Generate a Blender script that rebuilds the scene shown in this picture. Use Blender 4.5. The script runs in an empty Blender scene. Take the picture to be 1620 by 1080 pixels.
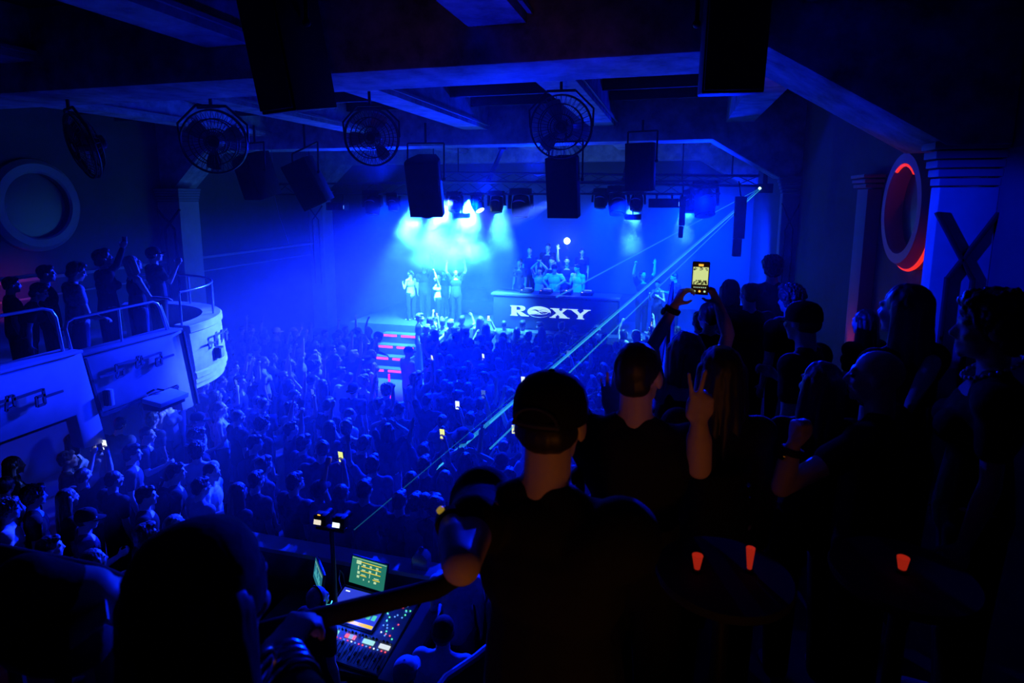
import bpy, bmesh, math, random
from mathutils import Vector as V, Matrix as M, noise
PI = math.pi
R = math.radians
SC = bpy.context.scene
COL = SC.collection
rnd = random.Random(11)

# ------------------------------------------------------------------ camera
FPX, PIT, EYE = 950.0, R(9), V((0, 0, 5.1))
YAW = math.atan(260 * math.cos(PIT) / FPX)
SHY = 228 - FPX * math.tan(PIT)
_sy, _cy, _sp, _cp = math.sin(YAW), math.cos(YAW), math.sin(PIT), math.cos(PIT)
CF, CR, CU = V((-_sy * _cp, _cy * _cp, -_sp)), V((_cy, _sy, 0)), V((-_sy * _sp, _cy * _sp, _cp))


def ray(px, py):
    return CF + CR * ((px - 810) / FPX) + CU * ((540 - SHY - py) / FPX)


def at(px, py, axis, val):
    """the point of the hall seen at a pixel of the photo where x, y or z has a known value"""
    d = ray(px, py)
    return EYE + d * ((val - EYE[axis]) / d[axis])


def dep(px, py, a):
    return EYE + ray(px, py) * a


def proj(p):
    d = V(p) - EYE
    a = d.dot(CF)
    return 810 + FPX * d.dot(CR) / a, 540 - SHY - FPX * d.dot(CU) / a, a


cam = bpy.data.cameras.new('camera')
co = bpy.data.objects.new('camera', cam)
COL.objects.link(co)
cam.sensor_width = 36
cam.lens = FPX / 1620 * 36
cam.shift_y = -SHY / 1620
cam.clip_start, cam.clip_end = 0.05, 200
m3 = M((CR, CU, -CF)).transposed()
co.matrix_world = M.Translation(EYE) @ m3.to_4x4()
cam.dof.use_dof = True
cam.dof.focus_distance = 9.0
cam.dof.aperture_fstop = 4.5
SC.camera = co

# ------------------------------------------------------------------ materials
MATS = {}


def mat(name, col, rough=.6, metal=0., emit=None, es=1., noise_amt=0., nscale=8., bump=0., bscale=30., spec=.4, alpha=None, trans=0.):
    if name in MATS:
        return MATS[name]
    m = bpy.data.materials.new(name)
    m.use_nodes = True
    nt = m.node_tree
    b = nt.nodes['Principled BSDF']
    b.inputs['Base Color'].default_value = (*col, 1)
    b.inputs['Roughness'].default_value = rough
    b.inputs['Metallic'].default_value = metal
    b.inputs['Specular IOR Level'].default_value = spec
    if trans:
        b.inputs['Transmission Weight'].default_value = trans
    if emit:
        b.inputs['Emission Color'].default_value = (*emit, 1)
        b.inputs['Emission Strength'].default_value = es
    if noise_amt or bump:
        tc = nt.nodes.new('ShaderNodeTexCoord')
    if noise_amt:
        n = nt.nodes.new('ShaderNodeTexNoise')
        n.inputs['Scale'].default_value = nscale
        n.inputs['Detail'].default_value = 6
        n.inputs['Roughness'].default_value = .65
        r = nt.nodes.new('ShaderNodeValToRGB')
        r.color_ramp.elements[0].position = .32
        r.color_ramp.elements[1].position = .68
        k = 1 - noise_amt
        r.color_ramp.elements[0].color = (col[0] * k, col[1] * k, col[2] * k, 1)
        r.color_ramp.elements[1].color = (*col, 1)
        nt.links.new(tc.outputs['Object'], n.inputs['Vector'])
        nt.links.new(n.outputs['Fac'], r.inputs['Fac'])
        nt.links.new(r.outputs['Color'], b.inputs['Base Color'])
    if bump:
        n = nt.nodes.new('ShaderNodeTexNoise')
        n.inputs['Scale'].default_value = bscale
        n.inputs['Detail'].default_value = 3
        bp = nt.nodes.new('ShaderNodeBump')
        bp.inputs['Strength'].default_value = bump
        bp.inputs['Distance'].default_value = .02
        nt.links.new(tc.outputs['Object'], n.inputs['Vector'])
        nt.links.new(n.outputs['Fac'], bp.inputs['Height'])
        nt.links.new(bp.outputs['Normal'], b.inputs['Normal'])
    MATS[name] = m
    return m


BLACK = mat('black_metal', (.012, .012, .014), .45, .3)
MATTE = mat('matte_black', (.01, .01, .012), .8)
GRILLE = mat('speaker_grille', (.015, .015, .018), .5, .4, bump=.5, bscale=220)
PAINTBLK = mat('black_paint', (.02, .02, .024), .6, noise_amt=.4, nscale=3)
CEIL = mat('ceiling_dark', (.03, .03, .033), .85, noise_amt=.5, nscale=2)
CONC = mat('beam_concrete', (.66, .66, .66), .7, noise_amt=.72, nscale=3.2, bump=.2, bscale=14)
PLAST = mat('wall_plaster', (.07, .07, .075), .8, noise_amt=.3, nscale=1.5)
PALE = mat('pale_plaster', (.55, .54, .52), .65, noise_amt=.2, nscale=3)
CREAM = mat('cream_plaster', (.78, .76, .70), .6, noise_amt=.35, nscale=4)
GREY = mat('grey_paint', (.35, .35, .36), .6)
FLOOR = mat('dance_floor', (.05, .05, .055), .5)
CHROME = mat('brushed_steel', (.55, .55, .57), .28, .9)
ALU = mat('truss_aluminium', (.07, .07, .08), .5, .5)
GLASSY = mat('dark_lens', (.02, .02, .03), .08, 0., spec=.8)
RUBBER = mat('rubber', (.015, .015, .015), .7)


# ------------------------------------------------------------------ mesh builder
class MB:
    def __init__(s):
        s.v, s.f, s.mi, s.cur = [], [], [], 0

    def add(s, vs, fs):
        o = len(s.v)
        s.v += [V(p) for p in vs]
        s.f += [[i + o for i in f] for f in fs]
        s.mi += [s.cur] * len(fs)
        return s

    def box(s, c, d, rot=None):
        c = V(c)
        vs = []
        for z in (-.5, .5):
            for x, y in ((-.5, -.5), (.5, -.5), (.5, .5), (-.5, .5)):
                p = V((x * d[0], y * d[1], z * d[2]))
                vs.append(c + (rot @ p if rot else p))
        return s.add(vs, [(3, 2, 1, 0), (4, 5, 6, 7), (0, 1, 5, 4), (1, 2, 6, 5), (2, 3, 7, 6), (3, 0, 4, 7)])

    def box2(s, a, b):
        a, b = V(a), V(b)
        return s.box((a + b) / 2, [abs(b[i] - a[i]) for i in range(3)])

    def bar(s, a, b, w, h, up=V((0, 0, 1))):
        a, b = V(a), V(b)
        d = (b - a)
        L = d.length
        d.normalize()
        if abs(d.dot(up)) > .98:
            up = V((0, 1, 0))
        x = d.cross(up).normalized()
        z = x.cross(d).normalized()
        return s.box((a + b) / 2, (w, L, h), M((x, d, z)).transposed())

    def tube(s, pts, r, n=8, closed=False, caps=True):
        pts = [V(p) for p in pts]
        rr = r if isinstance(r, (list, tuple)) else [r] * len(pts)
        K = len(pts)
        vs, fs = [], []
        nrm = None
        for i, p in enumerate(pts):
            if closed:
                t = (pts[(i + 1) % K] - pts[i - 1])
            else:
                t = pts[min(i + 1, K - 1)] - pts[max(i - 1, 0)]
            t.normalize()
            if nrm is None:
                nrm = t.orthogonal().normalized()
            nrm = (nrm - t * nrm.dot(t))
            nrm = nrm.normalized() if nrm.length > 1e-6 else t.orthogonal().normalized()
            bn = t.cross(nrm)
            for k in range(n):
                a = 2 * PI * k / n
                vs.append(p + (nrm * math.cos(a) + bn * math.sin(a)) * rr[i])
        for i in range(K if closed else K - 1):
            j = (i + 1) % K
            for k in range(n):
                l = (k + 1) % n
                fs.append((i * n + k, i * n + l, j * n + l, j * n + k))
        if not closed and caps:
            fs.append(tuple(range(n))[::-1])
            fs.append(tuple((K - 1) * n + k for k in range(n)))
        return s.add(vs, fs)

    def lathe(s, prof, n=24, mtx=None):
        """prof: list of (r, z)"""
        vs, fs = [], []
        for r, z in prof:
            for k in range(n):
                a = 2 * PI * k / n
                p = V((r * math.cos(a), r * math.sin(a), z))
                vs.append(mtx @ p if mtx else p)
        for i in range(len(prof) - 1):
            for k in range(n):
                l = (k + 1) % n
                fs.append((i * n + k, i * n + l, (i + 1) * n + l, (i + 1) * n + k))
        fs.append(tuple(range(n))[::-1])
        fs.append(tuple((len(prof) - 1) * n + k for k in range(n)))
        return s.add(vs, fs)

    def prism(s, poly, mtx, depth):
        """poly in local xy, extruded along local z"""
        n = len(poly)
        vs = [mtx @ V((x, y, 0)) for x, y in poly] + [mtx @ V((x, y, depth)) for x, y in poly]
        fs = [tuple(range(n))[::-1], tuple(range(n, 2 * n))]
        fs += [(i, (i + 1) % n, n + (i + 1) % n, n + i) for i in range(n)]
        return s.add(vs, fs)

    def ell(s, c, r, rot=None, n=16, m=10):
        c = V(c)
        vs = [V((0, 0, -1))]
        for i in range(1, m):
            t = -PI / 2 + PI * i / m
            for k in range(n):
                a = 2 * PI * k / n
                vs.append(V((math.cos(t) * math.cos(a), math.cos(t) * math.sin(a), math.sin(t))))
        vs.append(V((0, 0, 1)))
        out = []
        for p in vs:
            q = V((p.x * r[0], p.y * r[1], p.z * r[2]))
            out.append(c + (rot @ q if rot else q))
        fs = [(0, 1 + (k + 1) % n, 1 + k) for k in range(n)]
        for i in range(m - 2):
            for k in range(n):
                l = (k + 1) % n
                fs.append((1 + i * n + k, 1 + i * n + l, 1 + (i + 1) * n + l, 1 + (i + 1) * n + k))
        e = len(vs) - 1
        fs += [(e, 1 + (m - 2) * n + k, 1 + (m - 2) * n + (k + 1) % n) for k in range(n)]
        return s.add(out, fs)

    def cap(s, a, b, ra, rb=None, flat=1., fd=None, n=14):
        """tapered round-ended limb from a to b; flat squeezes it along fd"""
        a, b = V(a), V(b)
        rb = ra if rb is None else rb
        d = b - a
        L = d.length
        d = d / L if L > 1e-6 else V((0, 0, 1))
        x = d.orthogonal().normalized()
        y = d.cross(x)
        rings = []
        h = 4
        for i in range(1, h + 1):
            t = -PI / 2 + PI / 2 * i / h
            rings.append((ra * math.sin(t), ra * math.cos(t)))
        for i in range(0, h):
            t = PI / 2 * i / h
            rings.append((L + rb * math.sin(t), rb * math.cos(t)))
        vs = [a - d * ra]
        for z, r in rings:
            for k in range(n):
                t = 2 * PI * k / n
                off = (x * math.cos(t) + y * math.sin(t)) * r
                vs.append(a + d * z + off)
        vs.append(b + d * rb)
        if fd is not None:
            fd = V(fd).normalized()
            out = []
            for p in vs:
                t = (p - a).dot(d)
                q = p - (a + d * t)
                out.append(p + fd * ((flat - 1) * q.dot(fd)))
            vs = out
        m = len(rings)
        fs = [(0, 1 + (k + 1) % n, 1 + k) for k in range(n)]
        for i in range(m - 1):
            for k in range(n):
                l = (k + 1) % n
                fs.append((1 + i * n + k, 1 + i * n + l, 1 + (i + 1) * n + l, 1 + (i + 1) * n + k))
        e = len(vs) - 1
        fs += [(e, 1 + (m - 1) * n + k, 1 + (m - 1) * n + (k + 1) % n) for k in range(n)]
        return s.add(vs, fs)

    def mesh(s, name, mats, bevel=0., smooth=True, inv=None):
        me = bpy.data.meshes.new(name)
        vs = [inv @ p for p in s.v] if inv else s.v
        me.from_pydata(vs, [], s.f)
        mats = mats if isinstance(mats, (list, tuple)) else [mats]
        for m in mats:
            me.materials.append(m)
        me.polygons.foreach_set('material_index', s.mi)
        if bevel:
            bm = bmesh.new()
            bm.from_mesh(me)
            es = [e for e in bm.edges if len(e.link_faces) == 2 and e.calc_face_angle(0) > .6]
            bmesh.ops.bevel(bm, geom=es, offset=bevel, segments=2, affect='EDGES', profile=.6, clamp_overlap=True)
            bm.to_mesh(me)
            bm.free()
        if smooth:
            me.shade_smooth()
            me.set_sharp_from_angle(angle=R(38))
        me.update()
        return me

    def build(s, name, mats, parent=None, world=True, **kw):
        inv = None
        if parent is not None and world:
            inv = wm(parent).inverted()
        o = bpy.data.objects.new(name, s.mesh(name, mats, inv=inv, **kw))
        COL.objects.link(o)
        if parent is not None:
            o.parent = parent
        return o


def wm(o):
    m = o.matrix_basis.copy()
    return wm(o.parent) @ m if o.parent else m


def tag(o, label=None, cat=None, group=None, kind=None):
    if label:
        o['label'] = label
    if cat:
        o['category'] = cat
    if group:
        o['group'] = group
    if kind:
        o['kind'] = kind
    return o


def thing(name, label, cat, loc=(0, 0, 0), rz=0., group=None):
    o = bpy.data.objects.new(name, None)
    o.empty_display_size = .1
    COL.objects.link(o)
    o.location = loc
    o.rotation_euler = (0, 0, rz)
    return tag(o, label, cat, group)


def struct(name, mb, m, **kw):
    return tag(mb.build(name, m, **kw), kind='structure')


def copy_tree(o, parent=None):
    c = o.copy()
    COL.objects.link(c)
    c.parent = parent
    for ch in list(o.children):
        copy_tree(ch, c)
    return c


def rotm(x=0, y=0, z=0):
    return (M.Rotation(R(z), 3, 'Z') @ M.Rotation(R(y), 3, 'Y') @ M.Rotation(R(x), 3, 'X'))


def frame(o, x, y):
    """4x4 with given origin, local x and y"""
    x, y = V(x).normalized(), V(y)
    z = x.cross(y).normalized()
    y = z.cross(x)
    return M.Translation(V(o)) @ M((x, y, z)).transposed().to_4x4()


# ------------------------------------------------------------------ the hall
XL, XR, YB, ZC = -13.6, 2.45, 21.2, 7.2
struct('floor', MB().box2((XL - .2, -3, -.2), (XR + .2, YB + .2, 0)), FLOOR, smooth=False)
struct('ceiling', MB().box2((XL - .2, -3, ZC), (XR + .2, YB + .2, ZC + .15)), CEIL, smooth=False)
struct('wall_left', MB().box2((XL - .2, -3, 0), (XL, YB, ZC)), PLAST, smooth=False)
struct('wall_right', MB().box2((XR, -3, 0), (XR + .2, YB, ZC)), PLAST, smooth=False)
struct('wall_back', MB().box2((XL - .2, YB, 0), (XR + .2, YB + .2, ZC)), PLAST, smooth=False)
XZ = lambda y: M(((1, 0, 0, 0), (0, 0, -1, y), (0, 1, 0, 0), (0, 0, 0, 1)))   # local xy -> world xz, extruded towards -y
beams = [(5.5, 6.45), (13.55, 14.35), (20.4, 21.2)]
for i, (y0, y1) in enumerate(beams):
    poly = [(XL, 5.35), (XL + .45, 5.35), (XL + 1.5, 6.3), (.68, 6.3), (2.02, 5.5), (XR, 5.5), (XR, ZC), (XL, ZC)]
    struct('ceiling_beam', MB().prism(poly, XZ(y1), y1 - y0), CONC, bevel=.015)
for y0, y1 in ((-2.9, 5.5), (6.45, 13.55), (14.35, 20.4)):
    for x in (1.2, -1.62, -4.5, -7.4, -10.3):
        w = .27
        b = MB().box2((x - w, y0, 6.63), (x + w, y1, ZC))
        struct('ceiling_joist', b, CONC, smooth=False)
        # pale conduit strip that runs along the joist
        struct('ceiling_trim', MB().box2((x + w + .02, y0, 6.70), (x + w + .06, y1, 6.74)), GREY, smooth=False)
for y0, y1 in ((6.45, 13.55), (14.35, 20.4)):
    k = 6
    for j in range(1, k):
        y = y0 + (y1 - y0) * j / k
        struct('ceiling_batten', MB().box2((XL, y - .04, 6.98), (XR, y + .04, ZC)), CEIL, smooth=False)


def pillar(cx0, cx1, y0, y1, ztop, name):
    """art deco pilaster: pale shaft, stepped capital and a raised black X over a long hexagon"""
    b = MB().box2((cx0, y0, 0), (cx1, y1, ztop))
    struct(name, b, PALE, bevel=.01)
    c = MB()
    for k in range(5):
        e = .012 + .022 * k
        c.box2((cx0 - e, y0 - e, ztop + .07 * k + .012), (cx1 + e if cx1 < XR - .02 else cx1, y1, ztop + .07 * (k + 1)))
    struct('pillar_capital', c, mat('capital_grey', (.3, .3, .31), .6), bevel=.008)
    w = cx1 - cx0
    m = MB()
    yy = y0 - .012
    P = lambda u, z: V((cx0 + w * u, yy, ztop + z))
    t = w * .075
    for s in (0, 1):
        u = lambda q: q if s == 0 else 1 - q
        m.bar(P(u(-.02), -.20), P(u(.72), -.74), t, .05, V((0, 1, 0)))
        m.bar(P(u(.72), -.72), P(u(.72), -3.2), t, .05, V((0, 1, 0)))
    struct('pillar_moulding', m, PAINTBLK, bevel=.008)


pillar(2.04, XR, 5.62, 5.80, 5.18, 'pillar')
pillar(2.12, XR, 13.6, 13.9, 5.18, 'pillar')
for ya in (13.4, 20.4):
    pillar(XL, XL + .72 if ya < 15 else XL + .6, ya, ya + .7, 4.98, 'pillar')
# ledge that runs along the left wall
struct('trim_1', MB().box2((XL, 6, 3.30), (XL + .12, YB, 3.37)), GREY, smooth=False)
struct('trim_2', MB().box2((XL, 6, 2.9), (XL + .05, YB, 2.94)), GREY, smooth=False)
# red-lit stepped pilaster fin on the right wall
fin = MB()
fin.box2((XR - .16, 8.45, 2.7), (XR, 8.9, 5.2))
struct('trim_3', fin, mat('fin_plaster', (.4, .38, .37), .7), bevel=.01)
c = MB()
for k in range(3):
    c.box2((XR - .2 - .02 * k, 8.40 - .02 * k, 5.2 + .06 * k + .02), (XR, 8.95, 5.2 + .06 * (k + 1)))
struct('trim_4', c, mat('fin_plaster', (.4, .38, .37), .7), bevel=.006)

# ------------------------------------------------------------------ ring ornaments on both side walls
RED = mat('red_led', (.1, .0, .0), .5, emit=(1., .03, .012), es=.9)
REDHOT = mat('red_led_strip', (.1, .0, .0), .5, emit=(1., .04, .06), es=2.2)


def ring(y, z, r, x, sgn, label, lit):
    t = thing('ring_ornament', label, 'wall ornament', (x, y, z))
    mx = M(((0, 0, -sgn, x), (1, 0, 0, y), (0, 1, 0, z), (0, 0, 0, 1)))
    prof = [(r * .70, 0), (r * .70, .16), (r * .74, .20), (r * .9, .20), (r, .10), (r, 0)]
    n = 64
    vs, fs = [], []
    for a in range(n):
        for q, h in prof:
            vs.append(mx @ V((q * math.cos(2 * PI * a / n), q * math.sin(2 * PI * a / n), h)))
    K = len(prof)
    for a in range(n):
        for k in range(K):
            b = (a + 1) % n
            fs.append((a * K + k, a * K + (k + 1) % K, b * K + (k + 1) % K, b * K + k))
    MB().add(vs, fs).build('ring_frame', mat('ring_plaster', (.33, .30, .30), .55), t)
    disc = MB().lathe([(r * .70, .004), (r * .70, .03), (r * .5, .045)], 48, mx)
    disc.build('centre_disc', mat('disc_dark', (.05, .05, .07), .35), t)
    if lit:
        for rr, h, a0, a1, w in ((r * .715, .188, R(60), R(128), .018), (r * .995, .09, R(205), R(292), .022)):
            pts = [mx @ V((rr * math.cos(a0 + (a1 - a0) * i / 20), rr * math.sin(a0 + (a1 - a0) * i / 20), h)) for i in range(21)]
            MB().tube(pts, w, 8).build('light_strip', RED, t)


ring(7.15, 4.98, .63, XR, 1, 'large round ring ornament with red light strips on the right wall', True)
ring(10.1, 4.92, 1.0, XL, -1, 'large dark round ring ornament on the left wall above the balcony', False)

# ------------------------------------------------------------------ stage, desk, sign
struct('stage', MB().box2((-9.6, 16.25, 0), (.9, YB, 1.3)), mat('stage_black', (.03, .03, .035), .6), bevel=.02)
struct('stage_riser', MB().box2((-7.5, 18.5, 1.3), (.2, YB, 1.75)), mat('stage_black', (.03, .03, .035), .6), bevel=.02)
for k in range(4):
    st = MB().box2((-8.35, 15.05 + .3 * k, 0), (-7.15, 16.25, .27 * (k + 1)))
    struct('stage_step', st, mat('stage_black', (.03, .03, .035), .6), bevel=.01)
stp = thing('step_lights', 'stacked red light strips on the stage steps at the left', 'light strip', (-7.75, 15.05, .2))
for k in range(4):
    y, z = 15.03 + .3 * k, .27 * (k + 1) - .05
    for x0, x1 in ((-8.3, -7.86), (-7.72, -7.2)):
        MB().box2((x0, y, z - .03), (x1, y + .018, z + .03)).build('strip', REDHOT, stp)
TB = at(617, 640, 2, .9)
vst = thing('light_bar', 'thin upright red light tube standing among the dancers', 'light strip', (TB.x, TB.y, 0))
MB().tube([(TB.x, TB.y, .02), (TB.x, TB.y, 1.55)], .022, 8).build('light_tube', mat('red_tube', (.1, 0, .02), .4, emit=(1, .01, .12), es=1.6), vst)
MB().lathe([(.16, 0), (.16, .03), (.03, .05)], 20, M.Translation((TB.x, TB.y, 0))).build('foot', BLACK, vst)

dk = thing('dj_desk', 'long black DJ desk at the front of the stage carrying a glowing sign', 'desk', (-3.3, 17, 1.3))
b = MB().box2((-5.05, 16.62, 1.3), (-1.45, 17.3, 2.28))
b.build('cabinet', mat('desk_black', (.015, .015, .02), .55), dk, bevel=.02)
MB().box2((-5.12, 16.56, 2.28), (-1.38, 17.34, 2.34)).build('top', mat('desk_top', (.06, .06, .07), .4), dk, bevel=.01)
MB().box2((-5.05, 16.585, 1.36), (-1.45, 16.62, 2.24)).build('front_panel', mat('desk_panel', (.012, .012, .016), .5), dk, bevel=.006)


def curve_mesh(name, loops, depth, m, mtx, parent):
    cu = bpy.data.curves.new(name, 'CURVE')
    cu.dimensions = '2D'
    cu.fill_mode = 'BOTH'
    cu.extrude = depth / 2
    for lp in loops:
        sp = cu.splines.new('POLY')
        sp.points.add(len(lp) - 1)
        for p, (x, y) in zip(sp.points, lp):
            p.co = (x, y, 0, 1)
        sp.use_cyclic_u = True
    tmp = bpy.data.objects.new('tmp', cu)
    COL.objects.link(tmp)
    dg = bpy.context.evaluated_depsgraph_get()
    me = bpy.data.meshes.new_from_object(tmp.evaluated_get(dg))
    bpy.data.objects.remove(tmp)
    me.name = name
    me.transform(wm(parent).inverted() @ mtx)
    me.materials.clear()
    me.materials.append(m)
    o = bpy.data.objects.new(name, me)
    COL.objects.link(o)
    o.parent = parent
    return o


SIGN = mat('sign_glow', (.2, .3, .3), .5, emit=(.62, 1., .88), es=.95)
sg = thing('illuminated_sign', 'glowing white four letter sign on the front of the DJ desk', 'sign', (-3.35, 16.57, 1.8))
w = 2.34 / 875.
LX = lambda x: (x - 607) * w
LY = lambda y, x: (895 - (y - (x - 170) * .028)) * w * 1.12 - .0


def arc(cx, cy, rx, ry, a0, a1, n=18):
    return [(cx + rx * math.cos(R(a0 + (a1 - a0) * i / n)), cy + ry * math.sin(R(a0 + (a1 - a0) * i / n))) for i in range(n + 1)]


def pts(l):
    return [((x - 607) * w, (890 - y) * w * 1.15) for x, y in l]


E_R = pts([(170, 838), (290, 838)] + [(290 + 48 * math.cos(t), 862 + 24 * math.sin(t)) for t in [-PI / 2 + PI * i / 14 for i in range(1, 14)]] +
          [(290, 886), (276, 887), (352, 925), (378, 930), (378, 934), (290, 934), (240, 892), (240, 922), (252, 930), (252, 934), (170, 934), (170, 930), (184, 922), (184, 850), (170, 842)])
E_Rh = pts([(238, 846), (268, 846)] + [(268 + 20 * math.cos(t), 863 + 16 * math.sin(t)) for t in [-PI / 2 + PI * i / 10 for i in range(11)]] + [(238, 880)])
E_O = pts([(490 + 127 * math.cos(2 * PI * i / 60), 887 + 52 * math.sin(2 * PI * i / 60)) for i in range(60)])
band_t, band_b = [], []
for i in range(41):
    t = i / 40
    x = 386 + 208 * t
    y = 887 + 17 * math.sin(2 * PI * t + PI * .98)
    h = 1.2 + 8.5 * math.sin(PI * t) ** 2
    band_t.append((x, y - h))
    band_b.append((x, y + h))
E_Oh = pts(band_t + band_b[::-1])


def eye_arc(cx, s):
    a = [(cx + 52 * math.cos(PI * i / 16), 887 + s * (24 * math.sin(PI * i / 16) + 1)) for i in range(17)]
    b2 = [(cx + 46 * math.cos(PI * i / 16), 887 + s * (21 * math.sin(PI * i / 16) - 1)) for i in range(17)]
    return pts(a + b2[::-1])


E_X = pts([(612, 846), (712, 846), (712, 850), (700, 853), (724, 872), (752, 853), (742, 850), (742, 846), (800, 846), (800, 850), (786, 853), (742, 887), (800, 928), (822, 931), (822, 935), (708, 935), (708, 931), (722, 928), (696, 904), (664, 928), (674, 931), (674, 935), (606, 935), (606, 931), (622, 928), (680, 889), (632, 853), (612, 850)])
E_Y = pts([(806, 846), (910, 846), (910, 850), (896, 853), (934, 886), (978, 853), (966, 850), (966, 846), (1044, 846), (1044, 850), (1022, 854), (962, 898), (962, 928), (978, 931), (978, 935), (898, 935), (898, 931), (912, 928), (912, 900), (840, 853), (806, 850)])
smx = M.Translation((-3.36, 16.565, 1.84)) @ M.Rotation(R(90), 4, 'X')
for nm, lps in (('R', [E_R, E_Rh]), ('O', [E_O, E_Oh, eye_arc(440, 1), eye_arc(540, -1)]), ('X', [E_X]), ('Y', [E_Y])):
    curve_mesh('letter', lps, .03, SIGN, smx, sg)

# DJ players and mixer on the desk
LEDW = mat('led_white', (.2, .2, .2), .5, emit=(.7, .9, 1.), es=1.6)
LEDG = mat('led_green', (.0, .2, .1), .5, emit=(.1, 1., .5), es=1.5)
LEDR = mat('led_red', (.2, .0, .0), .5, emit=(1., .08, .12), es=1.6)
LEDB = mat('led_blue', (.0, .0, .2), .5, emit=(.1, .3, 1.), es=1.5)
LEDO = mat('led_amber', (.2, .1, .0), .5, emit=(1., .45, .05), es=1.4)
for i, (x, lab) in enumerate(((-4.12, 'black DJ deck at the left end of the row on the desk'), (-3.55, 'black DJ deck beside the mixer in front of the DJ'), (-2.35, 'black DJ deck at the right end of the row on the desk'))):
    t = thing('media_deck', lab, 'DJ deck', (x, 16.95, 2.34), 0, 'DJ decks on the desk')
    MB().box2((x - .17, 16.74, 2.342), (x + .17, 17.16, 2.43)).build('body', BLACK, t, bevel=.01)
    MB().lathe([(.11, 0), (.11, .02), (.04, .024)], 28, M.Translation((x, 16.93, 2.43))).build('jog_wheel', CHROME, t)
    MB().box2((x - .1, 17.07, 2.43), (x + .1, 17.15, 2.455)).build('display', LEDB, t, bevel=.004)
    MB().box2((x - .14, 16.745, 2.432), (x - .10, 16.775, 2.442)).build('play_button', LEDW if i != 1 else LEDO, t)
t = thing('dj_mixer', 'small black DJ mixer between the decks', 'mixer', (-2.95, 16.95, 2.34))
MB().box2((-3.11, 16.76, 2.342), (-2.79, 17.14, 2.44)).build('body', BLACK, t, bevel=.01)
for k in range(4):
    MB().box2((-3.06 + .075 * k, 16.79, 2.44), (-3.03 + .075 * k, 16.86, 2.46)).build('fader', CHROME, t)
    MB().lathe([(.014, 0), (.012, .03)], 10, M.Translation((-3.045 + .075 * k, 17.0, 2.44))).build('knob', CHROME, t)
MB().box2((-2.97, 16.9, 2.44), (-2.93, 16.94, 2.452)).build('indicator', LEDW, t)

# ------------------------------------------------------------------ trusses
def truss(a, b, s, label, step=.45):
    a, b = V(a), V(b)
    t = thing('lighting_truss', label, 'truss', a)
    d = (b - a).normalized()
    sx = d.cross(V((0, 0, 1))).normalized() * s / 2
    sz = V((0, 0, s / 2))
    cs = [sx + sz, -sx + sz, -sx - sz, sx - sz]
    for c in cs:
        MB().tube([a + c, b + c], .026, 8).build('chord', ALU, t)
    L = (b - a).length
    n = int(L / step)
    m = MB()
    for k in range(4):
        c0, c1 = cs[k], cs[(k + 1) % 4]
        for i in range(n):
            p, q = a + d * (L * i / n), a + d * (L * (i + 1) / n)
            m.tube([p + (c0 if i % 2 else c1), q + (c1 if i % 2 else c0)], .011, 5)
    m.build('lattice', ALU, t)
    for f in (.12, .42, .7, .93):
        p = a + d * (L * f)
        MB().tube([p + sz, V((p.x, p.y, 6.3 if f == 2 else 6.8))], .018, 6).build('hanging_rod', BLACK, t)
    return t


truss((-11.6, 15.3, 5.33), (1.0, 15.3, 5.33), .30, 'long aluminium box truss across the front of the stage carrying the lamps')
truss((-6.3, 14.55, 5.62), (1.75, 14.55, 5.46), .22, 'shorter thin truss hung just in front of the long one')
t = thing('hanging_strut', 'slanting black strut tying the truss to the ceiling', 'strut', (-4.55, 15.0, 5.5))
MB().bar((-4.72, 15.05, 5.48), (-4.15, 14.5, 6.3), .09, .06).build('strut', BLACK, t)
MB().box((-4.15, 14.5, 6.28), (.2, .14, .05)).build('bracket', BLACK, t)
t = thing('hanging_strut', 'upright black strut above the truss near the right hand speaker', 'strut', (-1.2, 14.9, 5.5))
MB().bar((-1.25, 15.0, 5.48), (-1.05, 14.6, 6.34), .09, .06).build('strut', BLACK, t)
MB().box((-1.05, 14.6, 6.31), (.2, .14, .05)).build('bracket', BLACK, t)

# ------------------------------------------------------------------ moving heads and other lamps on the truss
LAMPS = []
LITW = mat('lamp_lens_lit', (.2, .3, .3), .3, emit=(.55, 1., 1.), es=6.)
LITB = mat('lamp_crescent', (.2, .3, .3), .3, emit=(.15, .45, 1.), es=1.2)


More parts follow.
